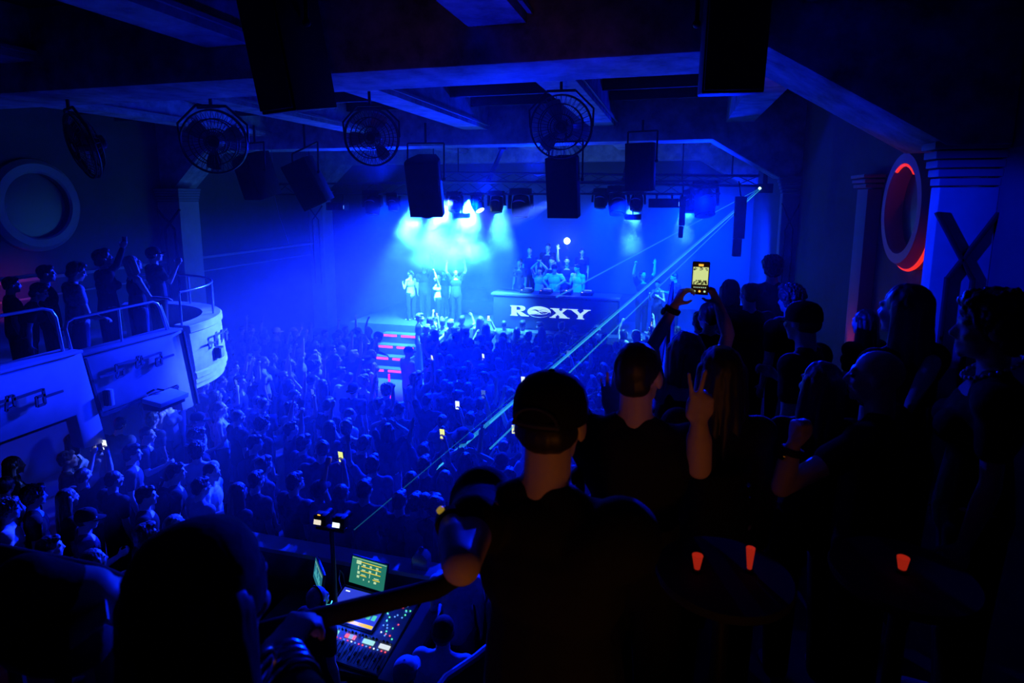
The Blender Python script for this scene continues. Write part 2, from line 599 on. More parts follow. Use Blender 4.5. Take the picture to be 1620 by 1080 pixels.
def moving_head(x, z, s, tilt, pan, label, lit=0):
    """lamp hung under the truss; tilt from straight down towards the audience"""
    y = 15.22
    t = thing('moving_head_lamp', label, 'stage lamp', (x, y, z + .55 * s), 0, 'moving lamps under the truss')
    top = 5.16
    zb = z + .5 * s
    MB().box2((x - .36 * s, y - .28 * s, zb - .02), (x + .36 * s, y + .28 * s, zb + .2 * s)).build('base', BLACK, t, bevel=.02)
    MB().box2((x - .08, y - .03, zb + .2 * s), (x + .08, y + .03, max(top + .03, zb + .22 * s))).build('clamp', BLACK, t)
    rz = M.Rotation(R(pan), 3, 'Z')
    c = V((x, y, z))
    yk = MB()
    for sx in (-1, 1):
        p0 = c + rz @ V((sx * .40 * s, 0, .5 * s))
        p1 = c + rz @ V((sx * .43 * s, 0, -.05 * s))
        yk.bar(p0, p1, .11 * s, .22 * s, V((0, 1, 0)))
    yk.bar(c + rz @ V((-.42 * s, 0, .5 * s)), c + rz @ V((.42 * s, 0, .5 * s)), .22 * s, .07 * s)
    yk.build('yoke', BLACK, t, bevel=.02)
    ax = (rz @ (M.Rotation(R(-tilt), 3, 'X') @ V((0, 0, -1)))).normalized()
    fx = rz @ V((1, 0, 0))
    mx = frame(c, fx, ax.cross(fx))
    prof = [(.16 * s, -.46 * s), (.28 * s, -.40 * s), (.33 * s, -.2 * s), (.34 * s, .12 * s), (.30 * s, .30 * s), (.31 * s, .36 * s), (.27 * s, .37 * s)]
    if (mx.to_3x3() @ V((0, 0, 1))).dot(ax) < 0:
        prof = [(r, -h) for r, h in prof]
    MB().lathe(prof, 24, mx).build('head', BLACK, t)
    sg_ = 1 if (mx.to_3x3() @ V((0, 0, 1))).dot(ax) > 0 else -1
    MB().lathe([(.25 * s, sg_ * .375 * s), (.22 * s, sg_ * .40 * s), (.1 * s, sg_ * .415 * s)], 24, mx).build('lens', LITW if lit else GLASSY, t)
    # chrome crescent shaped to imitate light on the housing above the head
    arcp = [c + rz @ V((.26 * s * math.cos(a), -.30 * s, .12 * s + .14 * s * math.sin(a))) for a in [R(25 + 130 * i / 12) for i in range(13)]]
    MB().tube(arcp, [.006 + .022 * s * math.sin(PI * i / 12) for i in range(13)], 6).build('crescent_glint', CHROME, t)
    LAMPS.append((c + ax * .45 * s, ax))
    return t


heads = [(-8.11, 4.86, .62, 10, 0, 'large moving lamp, leftmost of the row under the truss', 0),
         (-7.47, 4.90, .46, 10, 0, 'small dim moving lamp beside the leftmost large one', 0),
         (-5.70, 4.90, .50, 20, 5, 'moving lamp hanging above a small strobe, right of the tilted speaker', 0),
         (-5.06, 4.90, .46, 35, 62, 'moving lamp shining a bright white beam down to the left', 1),
         (-4.53, 4.90, .52, 12, 0, 'moving lamp just right of the one with the bright white beam', 0),
         (-3.88, 4.84, .70, 8, 0, 'large moving lamp hanging next to the middle loudspeaker', 0),
         (-1.83, 5.00, .46, 14, 0, 'small moving lamp just right of the middle loudspeaker', 0),
         (-1.41, 4.92, .66, 25, 12, 'large moving lamp left of the right hand strobe', 0),
         (-.94, 4.95, .48, 25, -6, 'moving lamp directly above the right hand strobe', 0),
         (.64, 4.94, .78, 22, 20, 'biggest moving lamp at the right end of the truss', 0),
         (.33, 4.93, .5, 10, 0, 'moving lamp half hidden behind the biggest one at the right', 0)]
for h in heads:
    moving_head(*h)
for x, lab in ((-5.45, 'small flat strobe lamp hanging under the bright left lamps'), (-1.01, 'small flat strobe lamp hanging under the right lamps')):
    t = thing('strobe_lamp', lab, 'stage lamp', (x, 15.1, 4.63), 0, 'strobe lamps')
    MB().box2((x - .2, 15.0, 4.56), (x + .2, 15.2, 4.69)).build('body', BLACK, t, bevel=.015)
    MB().tube([(x, 15.1, 4.69), (x, 15.1, 5.18)], .02, 6).build('hanger', BLACK, t)
    MB().box2((x - .16, 15.03, 4.55), (x + .16, 15.17, 4.56)).build('lens', GLASSY, t)
for x, z, w_, lab in ((-9.2, 4.86, .58, 'black box lamp hanging left of the moving lamps'), (-.28, 4.97, .74, 'wide black box lamp under the right half of the truss')):
    t = thing('blinder_lamp', lab, 'stage lamp', (x, 15.2, z), 0, 'box lamps under the truss')
    MB().box2((x - w_ / 2, 15.08, z - .12), (x + w_ / 2, 15.34, z + .1)).build('body', BLACK, t, bevel=.02)
    m = MB()
    for k in range(7):
        xx = x - w_ / 2 + w_ * (k + .5) / 7
        m.box2((xx - .012, 15.06, z - .1), (xx + .012, 15.085, z + .08))
    m.build('cooling_fins', BLACK, t)
    for sx in (-.18, .18):
        MB().tube([(x + sx, 15.2, z + .1), (x + sx, 15.25, 5.19)], .025, 6).build('clamp', BLACK, t)
    MB().box2((x + w_ / 2 - .03, 15.07, z - .08), (x + w_ / 2 - .015, 15.081, z + .02)).build('indicator', LEDB, t)
# column loudspeakers
for x, y, z0, z1, w_, lab in ((.14, 13.9, 4.21, 5.12, .13, 'slim dark column speaker hanging left of the laser'), (1.34, 13.9, 3.83, 5.12, .23, 'tall dark column speaker hanging by the laser at the right')):
    t = thing('column_speaker', lab, 'loudspeaker', (x, y, z1), 0, 'column speakers under the truss')
    zc = z0 + (z1 - z0) * .3
    MB().box2((x - w_ / 2, y - .1, zc), (x + w_ / 2, y + .1, z1)).build('upper_cabinet', MATTE, t, bevel=.01)
    MB().box2((x - w_ / 2, y - .1, z0), (x + w_ * .28, y + .1, zc - .012)).build('lower_cabinet', MATTE, t, bevel=.01)
    MB().tube([(x, y, z1), (x, y + .64, 5.45)], .015, 6).build('hanger', BLACK, t)
# laser projector; glowing tubes imitate its beams in the haze
LSR = V((1.9, 15.5, 5.31))
t = thing('laser_projector', 'small laser projector in the top right corner above the stage', 'laser', LSR)
MB().box2((1.86, 15.5, 5.2), (2.2, 15.8, 5.42)).build('body', BLACK, t, bevel=.015)
MB().box2((1.98, 15.62, 5.42), (2.08, 15.7, 6.9)).build('bracket', BLACK, t)
MB().lathe([(.03, 0), (.03, .02), (.015, .022)], 12, M.Translation((1.9, 15.49, 5.31)) @ M.Rotation(R(90), 4, 'X')).build('aperture', LITW, t)


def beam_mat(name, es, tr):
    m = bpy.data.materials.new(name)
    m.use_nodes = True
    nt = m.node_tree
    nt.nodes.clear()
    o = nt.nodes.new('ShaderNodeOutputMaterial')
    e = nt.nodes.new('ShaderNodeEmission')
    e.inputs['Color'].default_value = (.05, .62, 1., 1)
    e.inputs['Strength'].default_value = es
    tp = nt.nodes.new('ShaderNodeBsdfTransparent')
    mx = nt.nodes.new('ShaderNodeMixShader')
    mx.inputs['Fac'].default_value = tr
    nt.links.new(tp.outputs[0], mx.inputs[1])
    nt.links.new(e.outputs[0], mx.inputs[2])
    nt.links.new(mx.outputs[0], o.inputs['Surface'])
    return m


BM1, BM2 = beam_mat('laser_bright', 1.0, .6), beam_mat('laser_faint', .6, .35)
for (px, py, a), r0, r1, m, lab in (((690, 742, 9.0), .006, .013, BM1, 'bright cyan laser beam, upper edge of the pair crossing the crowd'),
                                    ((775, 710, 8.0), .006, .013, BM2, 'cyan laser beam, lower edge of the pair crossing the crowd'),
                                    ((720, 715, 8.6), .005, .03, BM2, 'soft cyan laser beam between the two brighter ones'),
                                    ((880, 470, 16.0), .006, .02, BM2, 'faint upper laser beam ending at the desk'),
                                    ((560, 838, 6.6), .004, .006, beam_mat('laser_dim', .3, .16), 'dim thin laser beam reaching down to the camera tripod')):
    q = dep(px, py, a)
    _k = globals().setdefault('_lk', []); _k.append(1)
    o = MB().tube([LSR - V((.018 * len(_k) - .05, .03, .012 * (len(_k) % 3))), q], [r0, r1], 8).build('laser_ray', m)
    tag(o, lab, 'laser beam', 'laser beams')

# ------------------------------------------------------------------ hanging loudspeakers
def hang_speaker(c, w_, d_, h_, pitch, yaw, label, taper=.7, ztop=6.3, horn=False, roll=0):
    t = thing('hanging_speaker', label, 'loudspeaker', c, 0, 'black loudspeakers hung from the beams')
    rot = M.Rotation(R(yaw), 3, 'Z') @ M.Rotation(R(roll), 3, 'Y') @ M.Rotation(R(pitch), 3, 'X')
    mx = M.Translation(V(c)) @ rot.to_4x4() @ M.Translation((0, 0, -h_ / 2))
    # plan: front (towards -y) wide, back narrow
    poly = [(-w_ / 2, -d_ / 2), (w_ / 2, -d_ / 2), (w_ / 2 * 1.0, -d_ * .1), (w_ / 2 * taper, d_ / 2), (-w_ / 2 * taper, d_ / 2), (-w_ / 2, -d_ * .1)]
    MB().prism(poly, mx, h_).build('cabinet', PAINTBLK, t, bevel=.012)
    g = MB().box((0, -d_ / 2 - .012, h_ / 2), (w_ * .94, .02, h_ * .95))
    g.v = [mx @ p for p in g.v]
    g.build('grille', GRILLE, t, bevel=.006)
    y = MB()
    a0 = [mx @ V((s * (w_ / 2 + .03), 0, h_ * .62)) for s in (-1, 1)]
    a1 = [p + V((0, .02, h_ * .62)) for p in a0]
    for p, q in zip(a0, a1):
        y.tube([p, p + (q - p) * .8, q], .016, 6)
    y.tube(a1, .016, 6)
    mid = (a1[0] + a1[1]) / 2
    y.tube([mid, V((mid.x, mid.y, ztop))], .022, 6)
    y.build('yoke', BLACK, t)
    for s in (-1, 1):
        k = MB().ell(a0[0 if s < 0 else 1], (.03, .03, .03))
        k.build('knob', BLACK, t)
    if horn:
        k = MB().ell(mx @ V((-.04, -.02, -.01)), (w_ * .27, d_ * .3, .1))
        k.build('bass_port', MATTE, t)
    return t


hang_speaker((-2.82, 4.1, 6.22), .42, .42, .95, 10, -20, 'big near loudspeaker hanging from the front beam, left of centre', .75, 7.0)
hang_speaker((.34, 4.98, 6.28), .44, .44, .82, 6, 8, 'big near loudspeaker hanging at the right end of the front beam', .8, 7.0)
hang_speaker((-6.5, 9.8, 5.36), .46, .6, .86, 8, 14, 'hanging loudspeaker with one bright side, above the left of the crowd', .95, 6.4, False, -24)
hang_speaker((-7.5, 9.7, 5.5), .5, .5, .8, 16, -20, 'dark hanging loudspeaker, leftmost of those over the dance floor', .8, 6.4)
hang_speaker((-4.22, 9.9, 5.30), .58, .52, .98, 20, 10, 'tilted hanging loudspeaker with a round bulge below, left of centre', .55, 6.36, True)
hang_speaker((-1.79, 10.03, 5.28), .52, .5, .98, 10, -6, 'tall hanging loudspeaker in front of the stage centre', .6, 6.36)
hang_speaker((-.58, 10.42, 5.60), .44, .42, .78, 4, -14, 'smaller hanging loudspeaker right of centre with cables beside it', .8, 6.36)

# ------------------------------------------------------------------ cage fans
def fan(c, r, yaw, pitch, label, spin, lightblade=False):
    t = thing('cage_fan', label, 'fan', c, 0, 'round cage fans hung from the ceiling')
    rot = (M.Rotation(R(yaw), 3, 'Z') @ M.Rotation(R(pitch), 3, 'X')).to_4x4()
    mx = M.Translation(V(c)) @ rot @ M.Rotation(R(90), 4, 'X')       # local z = axis, towards the front
    ca = MB()
    for rr, h in ((r, 0), (r * .99, .05), (r * .72, .10), (r * .4, .12), (r * .72, -.10), (r * .4, -.13), (r * .2, .125)):
        ca.tube([mx @ V((rr * math.cos(2 * PI * i / 40), rr * math.sin(2 * PI * i / 40), h)) for i in range(40)], .008 if rr < r * .98 else .013, 5, closed=True)
    for i in range(36):
        a = 2 * PI * i / 36
        u = V((math.cos(a), math.sin(a), 0))
        for sg2 in (1, -1):
            ca.tube([mx @ (u * (r * .14) + V((0, 0, .125 * sg2))), mx @ (u * (r * .4) + V((0, 0, .12 * sg2))), mx @ (u * (r * .72) + V((0, 0, .10 * sg2))), mx @ (u * r + V((0, 0, .02 * sg2)))], .0035, 4)
    ca.build('cage', mat('fan_wire', (.05, .05, .055), .4, .6), t)
    for k in range(3):
        a0 = spin + 2 * PI * k / 3
        vs, fs = [], []
        for i in range(9):
            q = i / 8
            rad = r * (.16 + .72 * q)
            wd = .5 + .28 * math.sin(PI * q)
            for j in range(5):
                a = a0 + wd * (j / 4 - .5)
                vs.append(mx @ V((rad * math.cos(a), rad * math.sin(a), .05 * (j / 4 - .5) * 1.4 + .008)))
        for i in range(9):
            q = i / 8
            rad = r * (.16 + .72 * q)
            wd = .5 + .28 * math.sin(PI * q)
            for j in range(5):
                a = a0 + wd * (j / 4 - .5)
                vs.append(mx @ V((rad * math.cos(a), rad * math.sin(a), .05 * (j / 4 - .5) * 1.4 - .008)))
        for i in range(8):
            for j in range(4):
                p = i * 5 + j
                fs.append((p, p + 1, p + 6, p + 5))
                fs.append((45 + p, 45 + p + 5, 45 + p + 6, 45 + p + 1))
        MB().add(vs, fs).build('blade', mat('fan_blade', (.16, .18, .17), .3, .3), t)
    MB().lathe([(.05, .10), (.07, .08), (.075, -.02), (.09, -.04), (.09, -.22), (.05, -.25)], 18, mx).build('motor', mat('fan_motor', (.04, .04, .045), .4), t)
    br = MB()
    for s in (-1, 1):
        br.tube([mx @ V((s * r * 1.02, 0, 0)), mx @ V((s * r * 1.04, r * .55, 0)), mx @ V((s * r * .45, r * 1.12, 0))], .016, 6)
    br.tube([mx @ V((-r * .46, r * 1.12, 0)), mx @ V((r * .46, r * 1.12, 0))], .018, 6)
    q = mx @ V((0, r * 1.12, 0))
    br.tube([q, V((q.x, q.y, 6.9))], .022, 6)
    br.build('bracket', BLACK, t)
    return t


fan((-5.97, 6.9, 5.83), .41, 28, 8, 'round cage fan under the beam at the left, above the balcony end', .4)
fan((-4.42, 8.35, 5.98), .41, 10, 8, 'round cage fan in the middle, left of the long joist', 1.1)
fan((-1.56, 8.35, 6.05), .42, 4, 6, 'round cage fan right of centre with a pale blade catching light', 1.9)
fan((-7.3, 6.15, 5.75), .41, -26, 16, 'round cage fan seen nearly edge on, farthest left', .2)
t = thing('hanging_chain', 'thin pale chain hanging beside the dark left speaker', 'chain', (-8.3, 11.2, 5.2))
MB().tube([(-8.28, 11.2, 6.4), (-8.28, 11.2, 5.15), (-8.2, 11.22, 4.7), (-8.02, 11.25, 4.1)], .008, 5).build('chain', CHROME, t)

# ------------------------------------------------------------------ balcony on the left
BX, BF, BT = -7.1, 2.55, 3.18
struct('balcony_floor', MB().box2((XL, -3, 2.35), (BX - .12, 7.42, BF)), PLAST, smooth=False)
struct('balcony_floor', MB().box2((XL, 7.42, 2.35), (BX - 1.75, 9.0, BF)), PLAST, smooth=False)


def panel(y0, y1, yl0, yl1, x, ztop, zrec, zbot):
    """parapet panel with a long recess cut from its lower edge"""
    poly = [(y0, ztop), (y1, ztop), (y1 + .16, zbot), (yl1, zbot), (yl1 - .02, zrec), (yl0, zrec), (yl0, zrec), (y0, zrec)]
    mx = M(((0, 0, -1, x), (1, 0, 0, 0), (0, 1, 0, 0), (0, 0, 0, 1)))
    return MB().prism(poly, mx, .16)


p1_ = MB()
mx = M(((0, 0, -1, BX + .05), (1, 0, 0, 0), (0, 1, 0, 0), (0, 0, 0, 1)))
p1_.prism([(-2.9, 3.2), (5.60, 3.2), (5.80, 1.95), (5.50, 1.98), (5.44, 2.44), (-2.9, 2.44)], mx, .2)
struct('balcony_parapet', p1_, PALE, bevel=.012)
p2_ = MB()
mx = M(((0, 0, -1, BX), (1, 0, 0, 0), (0, 1, 0, 0), (0, 0, 0, 1)))
p2_.prism([(5.66, 3.12), (7.22, 3.15), (7.40, 1.9), (7.12, 1.9), (7.06, 2.33), (5.78, 2.33)], mx, .2)
struct('balcony_parapet', p2_, PALE, bevel=.012)
struct('trim_5', MB().box2((BX - .25, -2.9, 3.2), (BX + .08, 5.6, 3.235)), GREY, bevel=.006)
struct('trim_6', MB().box2((BX - .25, 5.64, 3.135), (BX + .03, 7.22, 3.165)), GREY, bevel=.006)
gr = MB()
gr.bar((BX + .01, 5.66, 3.1), (BX + .01, 5.80, 2.3), .03, .05, V((1, 0, 0)))
gr.bar((BX + .01, 5.80, 2.3), (BX + .01, 7.06, 2.3), .03, .04, V((0, 0, 1)))
gr.bar((BX + .01, 7.24, 3.1), (BX + .01, 7.41, 1.92), .03, .05, V((1, 0, 0)))
struct('trim_7', gr, PAINTBLK, smooth=False)
sf = MB()
for k in range(3):
    sf.box2((BX - .9 - .3 * k, -2.5, 2.30 - .0 * k), (BX - .72 - .3 * k, 5.3, 2.35))
struct('trim_8', sf, PALE, smooth=False)
sf = MB()
for k in range(3):
    sf.box2((BX - .55 - .3 * k, 5.85, 2.28), (BX - .4 - .3 * k, 7.0, 2.35))
struct('trim_9', sf, PALE, smooth=False)
# rounded end of the balcony
RB = 1.75
bay = MB()
prof = [(-.02, 3.16), (.0, 3.14), (.0, 3.05), (-.03, 3.03), (-.03, 2.44), (-.05, 2.40), (-.02, 2.38), (-.02, 2.30), (-.05, 2.29), (-.05, 2.21), (-.09, 2.20), (-.09, 2.12), (-.3, 2.10), (-.3, 3.16)]
n = 40
vs, fs = [], []
K = len(prof)
for i in range(n + 1):
    a = R(-1 + 128 * i / n)
    for q, z in prof:
        tw = (3.16 - z) * .10
        vs.append((BX - RB + (RB + q) * math.cos(a) + .0, 7.42 + tw + (RB + q) * math.sin(a), z))
for i in range(n):
    for k in range(K):
        l = (k + 1) % K
        fs.append((i * K + k, i * K + l, (i + 1) * K + l, (i + 1) * K + k))
fs.append(tuple(range(K))[::-1])
fs.append(tuple(n * K + k for k in range(K)))
bay.add(vs, fs)
struct('balcony_bay', bay, CREAM)
struct('balcony_bay_floor', MB().lathe([(RB - .1, 2.38), (RB - .1, 2.55)], 40, M.Translation((BX - RB, 7.42, 0))), PLAST, smooth=False)


def motif(dy, x, fn=None):
    """raised key pattern: three linked squares on a thin line"""
    m = MB()
    raw = [[(153, 596), (181, 589)], [(179, 576), (181, 597)], [(181, 585.5), (191, 583)], [(191, 582), (191, 594)], [(191, 593.5), (181, 597)],
           [(179, 577), (214, 568)], [(213, 563), (212, 582)], [(213, 564), (219, 562.5)], [(219, 562), (221, 577)], [(221, 577), (212, 581.5)],
           [(219, 567.5), (250, 557)], [(250, 556), (252, 576)], [(243, 567), (252, 564)], [(243, 566), (244, 579)], [(244, 578.5), (252, 575.5)], [(253, 566.5), (271, 560.5)]]
    for a, b in raw:
        P, Q = at(*a, 0, BX), at(*b, 0, BX)
        P, Q = V((x, P.y + dy, P.z)), V((x, Q.y + dy, Q.z))
        if fn:
            P, Q = fn(P), fn(Q)
        m.bar(P, Q, .03, .022, V((1, 0, 0)) if not fn else V((0, 0, 1)))
    return m


MOT = mat('motif_steel', (.12, .12, .13), .45, .4)
t = tag(motif(0, BX + .045).build('wall_emblem', MOT), 'raised metal key pattern emblem on the far balcony panel', 'emblem', 'key pattern emblems on the balcony')
tag(motif(-1.72, BX + .10).build('wall_emblem', MOT), 'raised metal key pattern emblem on the near balcony panel', 'emblem', 'key pattern emblems on the balcony')


def wrap(p):
    s_ = (p.y - 5.75) * .78 + .1
    a = s_ / RB + .05
    return V((BX - RB + (RB + .035) * math.cos(a), 7.42 + .05 + (RB + .035) * math.sin(a), p.z - .02 - (p.y - 5.75) * .0))


tag(motif(0, BX, wrap).build('wall_emblem', MOT), 'raised metal key pattern emblem wrapped around the rounded balcony end', 'emblem', 'key pattern emblems on the balcony')
# small things fixed to the balcony
t = thing('wall_lamp', 'small pale box lamp on the left edge of the far balcony panel', 'wall lamp', (BX + .05, 5.92, 2.5))
MB().box((BX + .06, 5.90, 2.52), (.09, .06, .22)).build('housing', PALE, t, bevel=.01)
MB().box((BX + .045, 5.86, 2.52), (.06, .03, .20)).build('bracket', BLACK, t)
t = thing('wall_projector', 'pale flat topped projector on a bracket below the balcony emblem', 'projector', (BX + .2, 6.6, 2.3))
MB().box((BX + .22, 6.62, 2.29), (.32, .50, .07), rotm(0, 8, 0)).build('lid', PALE, t, bevel=.01)
MB().box((BX + .19, 6.62, 2.22), (.28, .46, .10)).build('body', BLACK, t, bevel=.01)
MB().box((BX + .03, 6.62, 2.26), (.1, .1, .16)).build('bracket', BLACK, t)
MB().tube([(BX + .04, 6.48, 2.38), (BX + .10, 6.55, 2.42), (BX + .05, 6.64, 2.40), (BX + .12, 6.70, 2.37)], .014, 6).build('cable', BLACK, t)
t = thing('wall_box', 'small dark square socket box on the rounded balcony end', 'socket box', (BX, 7.75, 2.6))
aa = R(18)
MB().box((BX - RB + (RB - .0) * math.cos(aa), 7.5 + RB * math.sin(aa), 2.58), (.1, .16, .18), M.Rotation(aa, 3, 'Z')).build('box', BLACK, t, bevel=.01)
MB().box((BX - RB + (RB + .055) * math.cos(aa), 7.5 + (RB + .055) * math.sin(aa), 2.58), (.02, .12, .14), M.Rotation(aa, 3, 'Z')).build('cover', GREY, t, bevel=.004)
# hand rails


def rail(path, label, posts):
    t = thing('hand_rail', label, 'railing', path[0], 0, 'balcony hand rails')
    MB().tube(path, .02, 10).build('top_bar', CHROME, t)
    for p in posts:
        MB().tube(p, .016, 8).build('post', CHROME, t)


rail([(-7.2, y, z) for y, z in ((-2, 3.80), (5.30, 3.80), (5.40, 3.76), (5.45, 3.66), (5.49, 3.2))], 'bent steel hand rail on the near balcony panel', [[(-7.2, 1.5, 3.8), (-7.2, 1.5, 3.2)], [(-7.2, 4.2, 3.8), (-7.2, 4.2, 3.2)]])
rail([(-7.2, y, z) for y, z in ((5.60, 3.16), (5.55, 3.5), (5.58, 3.58), (5.66, 3.61), (6.85, 3.62), (6.93, 3.58), (6.97, 3.5), (7.06, 3.15))], 'bent steel hand rail on the far balcony panel', [[(-7.2, 6.98, 3.55), (-7.2, 7.10, 3.15)], [(-7.2, 6.3, 3.62), (-7.2, 6.3, 3.15)]])
cr = [(BX - RB + (RB - .12) * math.cos(R(a)), 7.42 + (RB - .12) * math.sin(R(a)), 3.68) for a in range(-2, 122, 6)]
rail(cr, 'curved steel hand rail following the rounded balcony end', [[c0, V(c0) - V((0, 0, .53))] for c0 in (cr[0], cr[6], cr[8], cr[14], cr[-1])])
# red lit bar counter under the balcony
struct('wall_under_balcony', MB().box2((-11.2, -2, 0), (-11.0, 8.7, 2.35)), mat('wall_dark', (.06, .05, .05), .7), smooth=False)
for y, z, lab in ((6.9, 1.95, 'glowing red light box under the far balcony panel'), (5.35, 1.75, 'glowing red light box under the near balcony panel')):
    t = thing('red_light_box', lab, 'light box', (-10.98, y, z), 0, 'red light boxes under the balcony')
    MB().box2((-10.98, y - .26, z - .12), (-10.94, y + .26, z + .12)).build('panel', REDHOT, t)
    MB().box2((-11.0, y - .3, z - .16), (-10.965, y + .3, z + .16)).build('frame', BLACK, t, bevel=.01)

# ------------------------------------------------------------------ people
SKIN = [mat('skin_light', (.62, .45, .38), .5, spec=.4), mat('skin_tan', (.45, .30, .23), .5, spec=.4), mat('skin_dark', (.22, .14, .10), .5, spec=.4)]
HAIRM = [mat('hair_black', (.02, .016, .014), .5, spec=.5), mat('hair_brown', (.09, .06, .045), .5, spec=.5), mat('hair_blond', (.42, .34, .24), .5, spec=.5), mat('hair_grey', (.3, .3, .3), .5)]
CLOTH = {k: mat('cloth_' + k, c, .85, spec=.15, bump=.35, bscale=14) for k, c in
         dict(black=(.012, .012, .014), charcoal=(.05, .05, .055), navy=(.03, .035, .07), grey=(.2, .2, .21), white=(.75, .75, .75), pale=(.5, .5, .52), dim=(.1, .1, .11)).items()}
PATT = mat('cloth_patterned', (.6, .6, .62), .85, noise_amt=.9, nscale=9, spec=.15)
DENIM = mat('cloth_denim', (.06, .07, .12), .85, bump=.3, bscale=40, spec=.15)
CLOTH['patterned'] = PATT
EYE_M = mat('eye_dark', (.03, .025, .02), .15, spec=.7)
_pending = []


def remesh_later(mb, name, vox, smooth=4, disp=0., dfreq=20., fac=.5):
    """union of the overlapping limbs as one continuous skin"""
    me = mb.mesh(name, [], smooth=False)
    o = bpy.data.objects.new('tmp', me)
    COL.objects.link(o)
    r = o.modifiers.new('r', 'REMESH')
    r.mode = 'VOXEL'
    r.voxel_size = vox
    if smooth:
        q = o.modifiers.new('s', 'SMOOTH')
        q.factor, q.iterations = fac, smooth
    _pending.append((o, name, disp, dfreq))
    return len(_pending) - 1


def flush():
    dg = bpy.context.evaluated_depsgraph_get()
    out = []
    for o, name, disp, fr in _pending:
        me = bpy.data.meshes.new_from_object(o.evaluated_get(dg))
        me.name = name
        if disp:
            for v in me.vertices:
                q = V((v.co.x, v.co.y, v.co.z * (.16 if disp < .006 else .6)))
                n = noise.noise(q * fr) + .5 * noise.noise(q * fr * 2.3)
                v.co += v.normal * (disp * n)
        me.materials.clear()
        me.materials.append(None)
        me.polygons.foreach_set('material_index', [0] * len(me.polygons))
        me.shade_smooth()
        out.append(me)
    for o, *_ in _pending:
        m = o.data
        bpy.data.objects.remove(o)
        bpy.data.meshes.remove(m)
    _pending.clear()
    return out


CURL = dict(open=((6, 8, 6), 10), relax=((22, 30, 20), 12), fist=((75, 95, 60), 4), grip=((48, 52, 30), 6), flat=((2, 3, 2), 3), point=((5, 5, 5), 5))


def hand(mb, w, d, n, style, right, scale=1.):
    """palm, four jointed fingers and a thumb; d = direction of the hand, n = palm normal"""
    d = V(d).normalized()
    n = V(n)
    n = (n - d * n.dot(d)).normalized()
    s = d.cross(n) if right else n.cross(d)       # towards the thumb
    k = scale
    rot = M((s, d, n)).transposed()
    mb.cap(w - d * .01, w + d * .03 * k, .027 * k, .03 * k, .72, n)
    mb.ell(w + d * .052 * k, (.043 * k, .052 * k, .017 * k), rot)
    mb.cap(w + d * .085 * k + s * .028 * k, w + d * .078 * k - s * .028 * k, .0135 * k)
    lens = (.074, .082, .076, .058)
    for i in range(4):
        off = (.030, .010, -.011, -.031)[i] * k
        st = style
        spread = (.10, .02, -.05, -.14)[i] * (1.5 if style == 'open' else .5)
        if style == 'V':
            st = 'flat' if i < 2 else 'fist'
            spread = (.26, -.16, 0, 0)[i]
        cur = CURL[st][0]
        b = w + d * (.092 - .012 * (abs(i - 1.2) ** 1.4) * .5) * k + s * off
        dd = (d + s * spread).normalized()
        ang = 0
        r = (.0092, .0096, .009, .008)[i] * k
        for j, fr in enumerate((.46, .30, .24)):
            ang += R(cur[j] + (i * 3 if st == 'relax' else 0))
            v = dd * math.cos(ang) + n * math.sin(ang)
            e = b + v * (lens[i] * k * fr)
            mb.cap(b, e, r, r * .93, n=10)
            b, r = e, r * .93
    tb = w + d * .022 * k + s * .034 * k
    close = dict(fist=(.9, .1, .75), grip=(.55, .5, .75), V=(.7, .0, .8)).get(style, (.62, .72, .28))
    v = (d * close[0] + s * close[1] + n * close[2]).normalized()
    mb.cap(w + d * .01 * k + s * .018 * k, tb, .016 * k, .014 * k, n=10)
    e = tb + v * .042 * k
    mb.cap(tb, e, .0125 * k, .011 * k, n=10)
    v2 = (v + d * .5 - (s * .5 if style in ('fist', 'V', 'grip') else V((0, 0, 0)))).normalized()
    mb.cap(e, e + v2 * .03 * k, .0108 * k, .009 * k, n=10)


